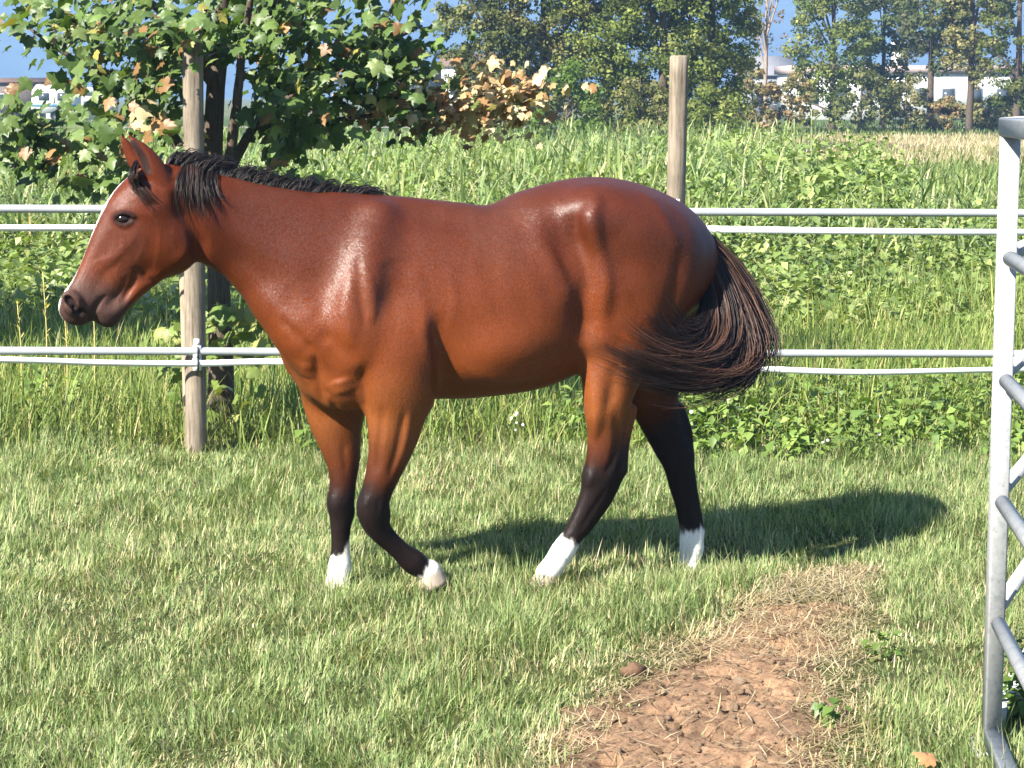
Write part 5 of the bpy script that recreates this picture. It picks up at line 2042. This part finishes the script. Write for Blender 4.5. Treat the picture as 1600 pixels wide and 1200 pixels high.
for i, (px, w_, h_, cc, lab) in enumerate(((1175, 1.3, 3.4, G4, 'brownish bush below the thin bare tree'), (1235, 1.6, 3.0, G4, 'low brown bush at the foot of the round dense tree'), (1345, 1.7, 3.2, G1, 'dark green bush right of the round tree trunk'),
                                          (1415, 1.4, 3.0, G3, 'tan green bush in front of the white building wall'), (1478, 1.2, 1.8, G4, 'small reddish brown bush under the tall open tree'), (1548, 1.5, 1.9, G3, 'brown bush under the forked tree'), (1590, 1.2, 3.0, G2, 'green bush next to the metal post top'))):
    far_tree('hedge_bush', lab, px, 208, 107 + i * .6, w_, h_, cc, 240 + i, 55, 40, .2, .1, .06, group='bushes in front of the white building')

# ================================================================ buildings far off
M_WHITE = plain_mat('white_render', (.62, .61, .585), rough=.9, vary=.06, scale=.6)
M_PINK = plain_mat('tiled_edge', (.34, .26, .235), rough=.9, vary=.15, scale=3)
M_GLASS = plain_mat('dark_window', (.05, .06, .07), rough=.15, spec=.6)
M_TILE = plain_mat('brown_tiles', (.14, .085, .06), rough=.9, vary=.3, scale=4)
M_DARKW = plain_mat('old_boards', (.17, .13, .10), rough=.9, vary=.3, scale=3)
M_GREYW = plain_mat('grey_render', (.20, .205, .22), rough=.9, vary=.1, scale=.6)
M_BLUE = plain_mat('blue_stripe', (.05, .16, .36), rough=.5)


def house(name, label, px0, px1, Y, wall_h, depth, wmat, roof, rmat, windows, cat='building', eave=.25, chim=None):
    g0, g1 = at_depth(px0, 190, Y), at_depth(px1, 190, Y)
    W = g1[0] - g0[0]
    root = empty(name, (float((g0[0] + g1[0]) / 2), float(Y), 0))
    tag(root, label, cat)
    V, F = box_arrays((0, depth / 2, wall_h / 2), (W / 2, depth / 2, wall_h / 2))
    wall = mesh_np('wall', V, F, wmat, root)
    if roof == 'flat':
        V, F = box_arrays((0, depth / 2, wall_h + .32), (W / 2 + eave, depth / 2 + eave, .32))
        rf = mesh_np('roof', V, F, rmat, root)
    else:
        e, hh = eave, roof
        x0, x1, y0, y1, z = -W / 2 - e, W / 2 + e, -e, depth + e, wall_h
        V = np.array([[x0, y0, z], [x1, y0, z], [x1, y1, z], [x0, y1, z], [x0, depth / 2, z + hh], [x1, depth / 2, z + hh], [x0, y0, z + .15], [x1, y0, z + .15], [x1, y1, z + .15], [x0, y1, z + .15]])
        F4 = np.array([[0, 3, 2, 1], [6, 7, 5, 4], [8, 9, 4, 5], [0, 1, 7, 6], [2, 3, 9, 8]])
        F3 = np.array([[7, 8, 5], [9, 6, 4], [1, 2, 8], [1, 8, 7], [3, 0, 6], [3, 6, 9]])
        rf = mesh_np('roof', V, [F4, F3], rmat, root)
    if chim:
        V, F = box_arrays((chim[0] * W, depth / 2, chim[1]), (chim[2], chim[2], 1.2))
        mesh_np('chimney', V, F, wmat, rf)
    for fx, fz, ww, wh in windows:
        V, F = box_arrays((fx * W, -.03, fz), (ww / 2 + .08, .05, wh / 2 + .08))
        fr_ = mesh_np('window', V, F, M_WHITE if wmat is not M_WHITE else M_GREYW, root)
        V, F = box_arrays((fx * W, -.085, fz), (ww / 2, .01, wh / 2))
        mesh_np('pane', V, F, M_GLASS, fr_)
    return root


wins = [(-.42 + .105 * i, 1.9, .9, 1.1) for i in range(9)]
house('white_building', 'long white building behind the trees on the right with a reddish roof edge', 1235, 1640, 172, 3.7, 9, M_WHITE, 'flat', M_PINK, wins, chim=(-.05, 5.2, .55))
house('grey_house', 'grey house with pale roof behind the thin tree', 1165, 1240, 185, 3.6, 8, M_GREYW, 1.8, plain_mat('pale_roof', (.19, .185, .20), rough=.9, vary=.1, scale=2), [(-.25, 1.8, .9, 1.2), (.2, 1.8, .9, 1.2)])
house('white_house', 'small white house glimpsed left of the dark tree row', 690, 800, 230, 5.0, 8, M_WHITE, 1.6, M_TILE, [(-.3, 2.8, 1, 1.3), (.1, 2.8, 1, 1.3)])
house('brown_barn', 'old brown barn with a tiled roof at the far left', -90, 58, 185, 3.0, 9, M_DARKW, .5, M_TILE, [(.1, 1.6, .9, .9)])
house('white_shed', 'low white shed beside the brown barn', 72, 168, 178, 2.0, 5, M_WHITE, 'flat', M_WHITE, [(-.2, 1.1, .8, .7), (.2, 1.1, .8, .7)], 'shed', .1)

# a white caravan parked by the barn
cg = at_depth(85, 185, 172)
car = empty('parked_caravan', (float(cg[0]), 172.0, 0))
tag(car, 'white caravan with a blue stripe parked beside the barn', 'caravan')
prof = [(-1.7, .5), (1.6, .5), (1.8, .9), (1.75, 2.2), (1.4, 2.75), (-1.4, 2.8), (-1.75, 2.3), (-1.85, .9)]
V = np.array([[x, y, z] for y in (0, 2.1) for x, z in prof])
F = np.array([[i, (i + 1) % 8, 8 + (i + 1) % 8, 8 + i] for i in range(8)])
mesh_np('body', V, [F, np.arange(8)[::-1][None], (np.arange(8) + 8)[None]], M_WHITE, car)
V, F = box_arrays((0, -.01, 1.15), (1.78, .012, .09))
mesh_np('stripe', V, F, M_BLUE, car)
for x0 in (-.8, .7):
    V, F = box_arrays((x0, -.015, 1.85), (.42, .015, .3))
    mesh_np('window', V, F, M_GLASS, car)
a = np.arange(14) * 2 * PI / 14
V = np.concatenate([np.column_stack([.34 * np.cos(a), np.full(14, y), .34 + .34 * np.sin(a)]) for y in (-.02, .2)])
F = np.array([[i, (i + 1) % 14, 14 + (i + 1) % 14, 14 + i] for i in range(14)])
mesh_np('wheel', V, [F, np.arange(14)[None], (np.arange(14) + 14)[::-1][None]], M_BLACK, car)

# ================================================================ small things
# dried flower stalks by the fence on the left
for px, py0, py1, lab in ((68, 600, 425, 'tall yellow dried stalk nearest the left edge'), (100, 610, 470, 'dried yellow stalk just left of the horse nose'), (142, 560, 400, 'thin dried stalk rising behind the horse face'), (28, 600, 470, 'thin pale stalk at the left edge of the meadow')):
    b0 = at_depth(px + 4, py0, 12.7)
    t0 = at_depth(px, py1, 12.7)
    P = np.array([[b0[0], 12.7, 0], [(b0[0] + t0[0]) / 2 + .01, 12.7, t0[2] * .55], [t0[0], 12.68, t0[2]]])
    R = spline(P, 8)
    prt = [tube_arrays(R[None], np.linspace(.005, .003, 8)[None], 5)]
    st0 = mesh_np('dried_stalk', *join(prt), plain_mat('dry_stem', (.42, .36, .13), rough=.8, vary=.2))
    tag(st0, lab, 'plant stalk', 'dried stalks by the left fence')
    n = 16
    tt = rng.uniform(.45, 1, n)
    pp = np.column_stack([np.interp(tt, np.linspace(0, 1, 8), R[:, i]) for i in range(3)])
    V, F, C = blades(None, pp, rng.uniform(.03, .07, n), np.full(n, .012), rng.uniform(0, 2 * PI, n), rng.uniform(.3, 1.1, n), rng.normal(.4, .3, n), pick([(.40, .36, .10), (.34, .34, .12)], [.5, .5], n), M_GRASS, segs=2)
    tag(mesh_np('seed_head', V, F, M_GRASS, st0, C), kind='stuff')

# tall coarse stalks rising out of the field
for px, py, Y, Ht, lab in ((1241, 186, 31, 1.75, 'tall pale grass stalk rising above the field, taller of the two by the yellow strip'), (1268, 172, 33, 1.85, 'tallest pale grass stalk in front of the yellow strip'), (1189, 206, 30, 1.5, 'tall grass stalk right of the bare fence post, clear of the field'),
                           (1440, 262, 27, 1.2, 'dark drooping maize stalk standing right of the yellow strip'), (1150, 208, 29, 1.45, 'tall grass stalk just right of the bare fence post')):
    t0 = at_depth(px, py, Y)
    sr = empty('tall_stalk', (float(t0[0]), float(Y), 0))
    tag(sr, lab, 'plant stalk', 'tall stalks in the field')
    P = spline(np.array([[.05, 0, 0], [.02, 0, t0[2] * .5], [0, 0, t0[2]]]), 8)
    cc = np.array([[.26, .30, .13]]) if px != 1440 else np.array([[.10, .15, .05]])
    V, F = tube_arrays(P[None], np.linspace(.016, .009, 8)[None], 6)
    mesh_np('stem', V, F, M_LEAF, sr, np.repeat(cc, len(V), 0))
    for q in range(6):
        f_ = .30 + .11 * q
        V, F, C = blades(None, np.array([[.02 * (1 - f_), 0, t0[2] * f_]]), np.array([rng.uniform(.5, .8)]), np.array([.05]), np.array([q * 2.4 + rng.uniform(-.4, .4)]), np.array([.35]), np.array([rng.uniform(1.2, 2.2)]), cc * rng.uniform(.75, 1.1), M_LEAF, segs=5)
        mesh_np('leaf', V, F, M_LEAF, sr, C)

# low weeds on the right of the worn ground
for px, py, h_, n, lab in ((1308, 1128, .07, 14, 'small leafy weed at the right edge of the bare earth'), (1392, 1035, .10, 18, 'leafy weed tuft in the grass right of the worn path'), (1600, 1140, .26, 60, 'dark weed at the foot of the metal post')):
    g = on_ground(px, py)
    nn = 4 if px < 1500 else 9
    V, F, C = leaf_sprays(np.column_stack([rng.normal(0, .035, nn), rng.normal(0, .03, nn), np.zeros(nn)]), np.full(nn, h_), max(4, n // 2), np.full(nn, .045), pick([(.075, .13, .026), (.10, .16, .034)], [.5, .5], nn))
    w_ = empty('weed_plant', (g[0], g[1], float(gz(g[:1], g[1:2])[0])))
    tag(w_, lab, 'weed')
    tag(mesh_np('foliage', V, F, M_LEAF, w_, C), kind='stuff')

# a fallen brown leaf in the right corner, and one in the grass
for px, py, lab in ((1462, 1188, 'fallen brown leaf lying in the grass near the bottom right corner'),):
    g = on_ground(px, py, .05)
    V, F = maple_leaf(.3, .3)
    lf = mesh_np('fallen_leaf', V * .07, F, M_LEAF, None, np.repeat(np.array([[.42, .22, .10] if px > 1000 else [.6, .5, .46]]), len(V), 0))
    lf.location = tuple(g)
    lf.rotation_euler = (.35, -.2, 1.1)
    tag(lf, lab, 'leaf')

# ball of dung on the bare earth
g = on_ground(990, 1062)
V, F = lump(.036, 300, .8)
db = mesh_np('dung_ball', V, F, plain_mat('dung', (.10, .055, .03), rough=.9, vary=.3, scale=60, bump=.6, bscale=120), None, None, True)
db.location = (g[0], g[1], float(dirt_h(g[:1], g[1:2])[0]) + .022)
tag(db, 'single brown ball of horse dung on the bare earth', 'dung')

# white bindweed flowers among the weeds, pale clover heads in the turf
def flowers(spots, size, colr, name):
    parts, cs = [], []
    for px, py, Y, n in spots:
        for _ in range(n):
            c0 = at_depth(px + rng.normal(0, 7), py + rng.normal(0, 8), Y)
            a = np.arange(7) * 2 * PI / 7
            nrm = np.array([rng.normal(-.2, .3), -1, rng.normal(.5, .3)])
            M = frames(nrm[None], np.array([[0, 0, 1.0]]))[0]
            rim = np.column_stack([np.cos(a), np.sin(a), np.full(7, .25)]) * size * rng.uniform(.7, 1.2)
            V = np.concatenate([np.zeros((1, 3)), rim]) @ M.T + c0
            F = np.array([[0, 1 + i, 1 + (i + 1) % 7] for i in range(7)])
            parts.append((V, F))
    V, F = join(parts)
    return tag(mesh_np(name, V, F, M_LEAF, None, np.repeat(np.array([colr]), len(V), 0)), kind='stuff')


flowers([(808, 662, 11.2, 6), (1066, 648, 11.1, 3), (1290, 690, 11.0, 2), (1370, 655, 11.2, 2), (372, 1122, 6.35, 1)], .009, (.72, .73, .76), 'bindweed_flowers')
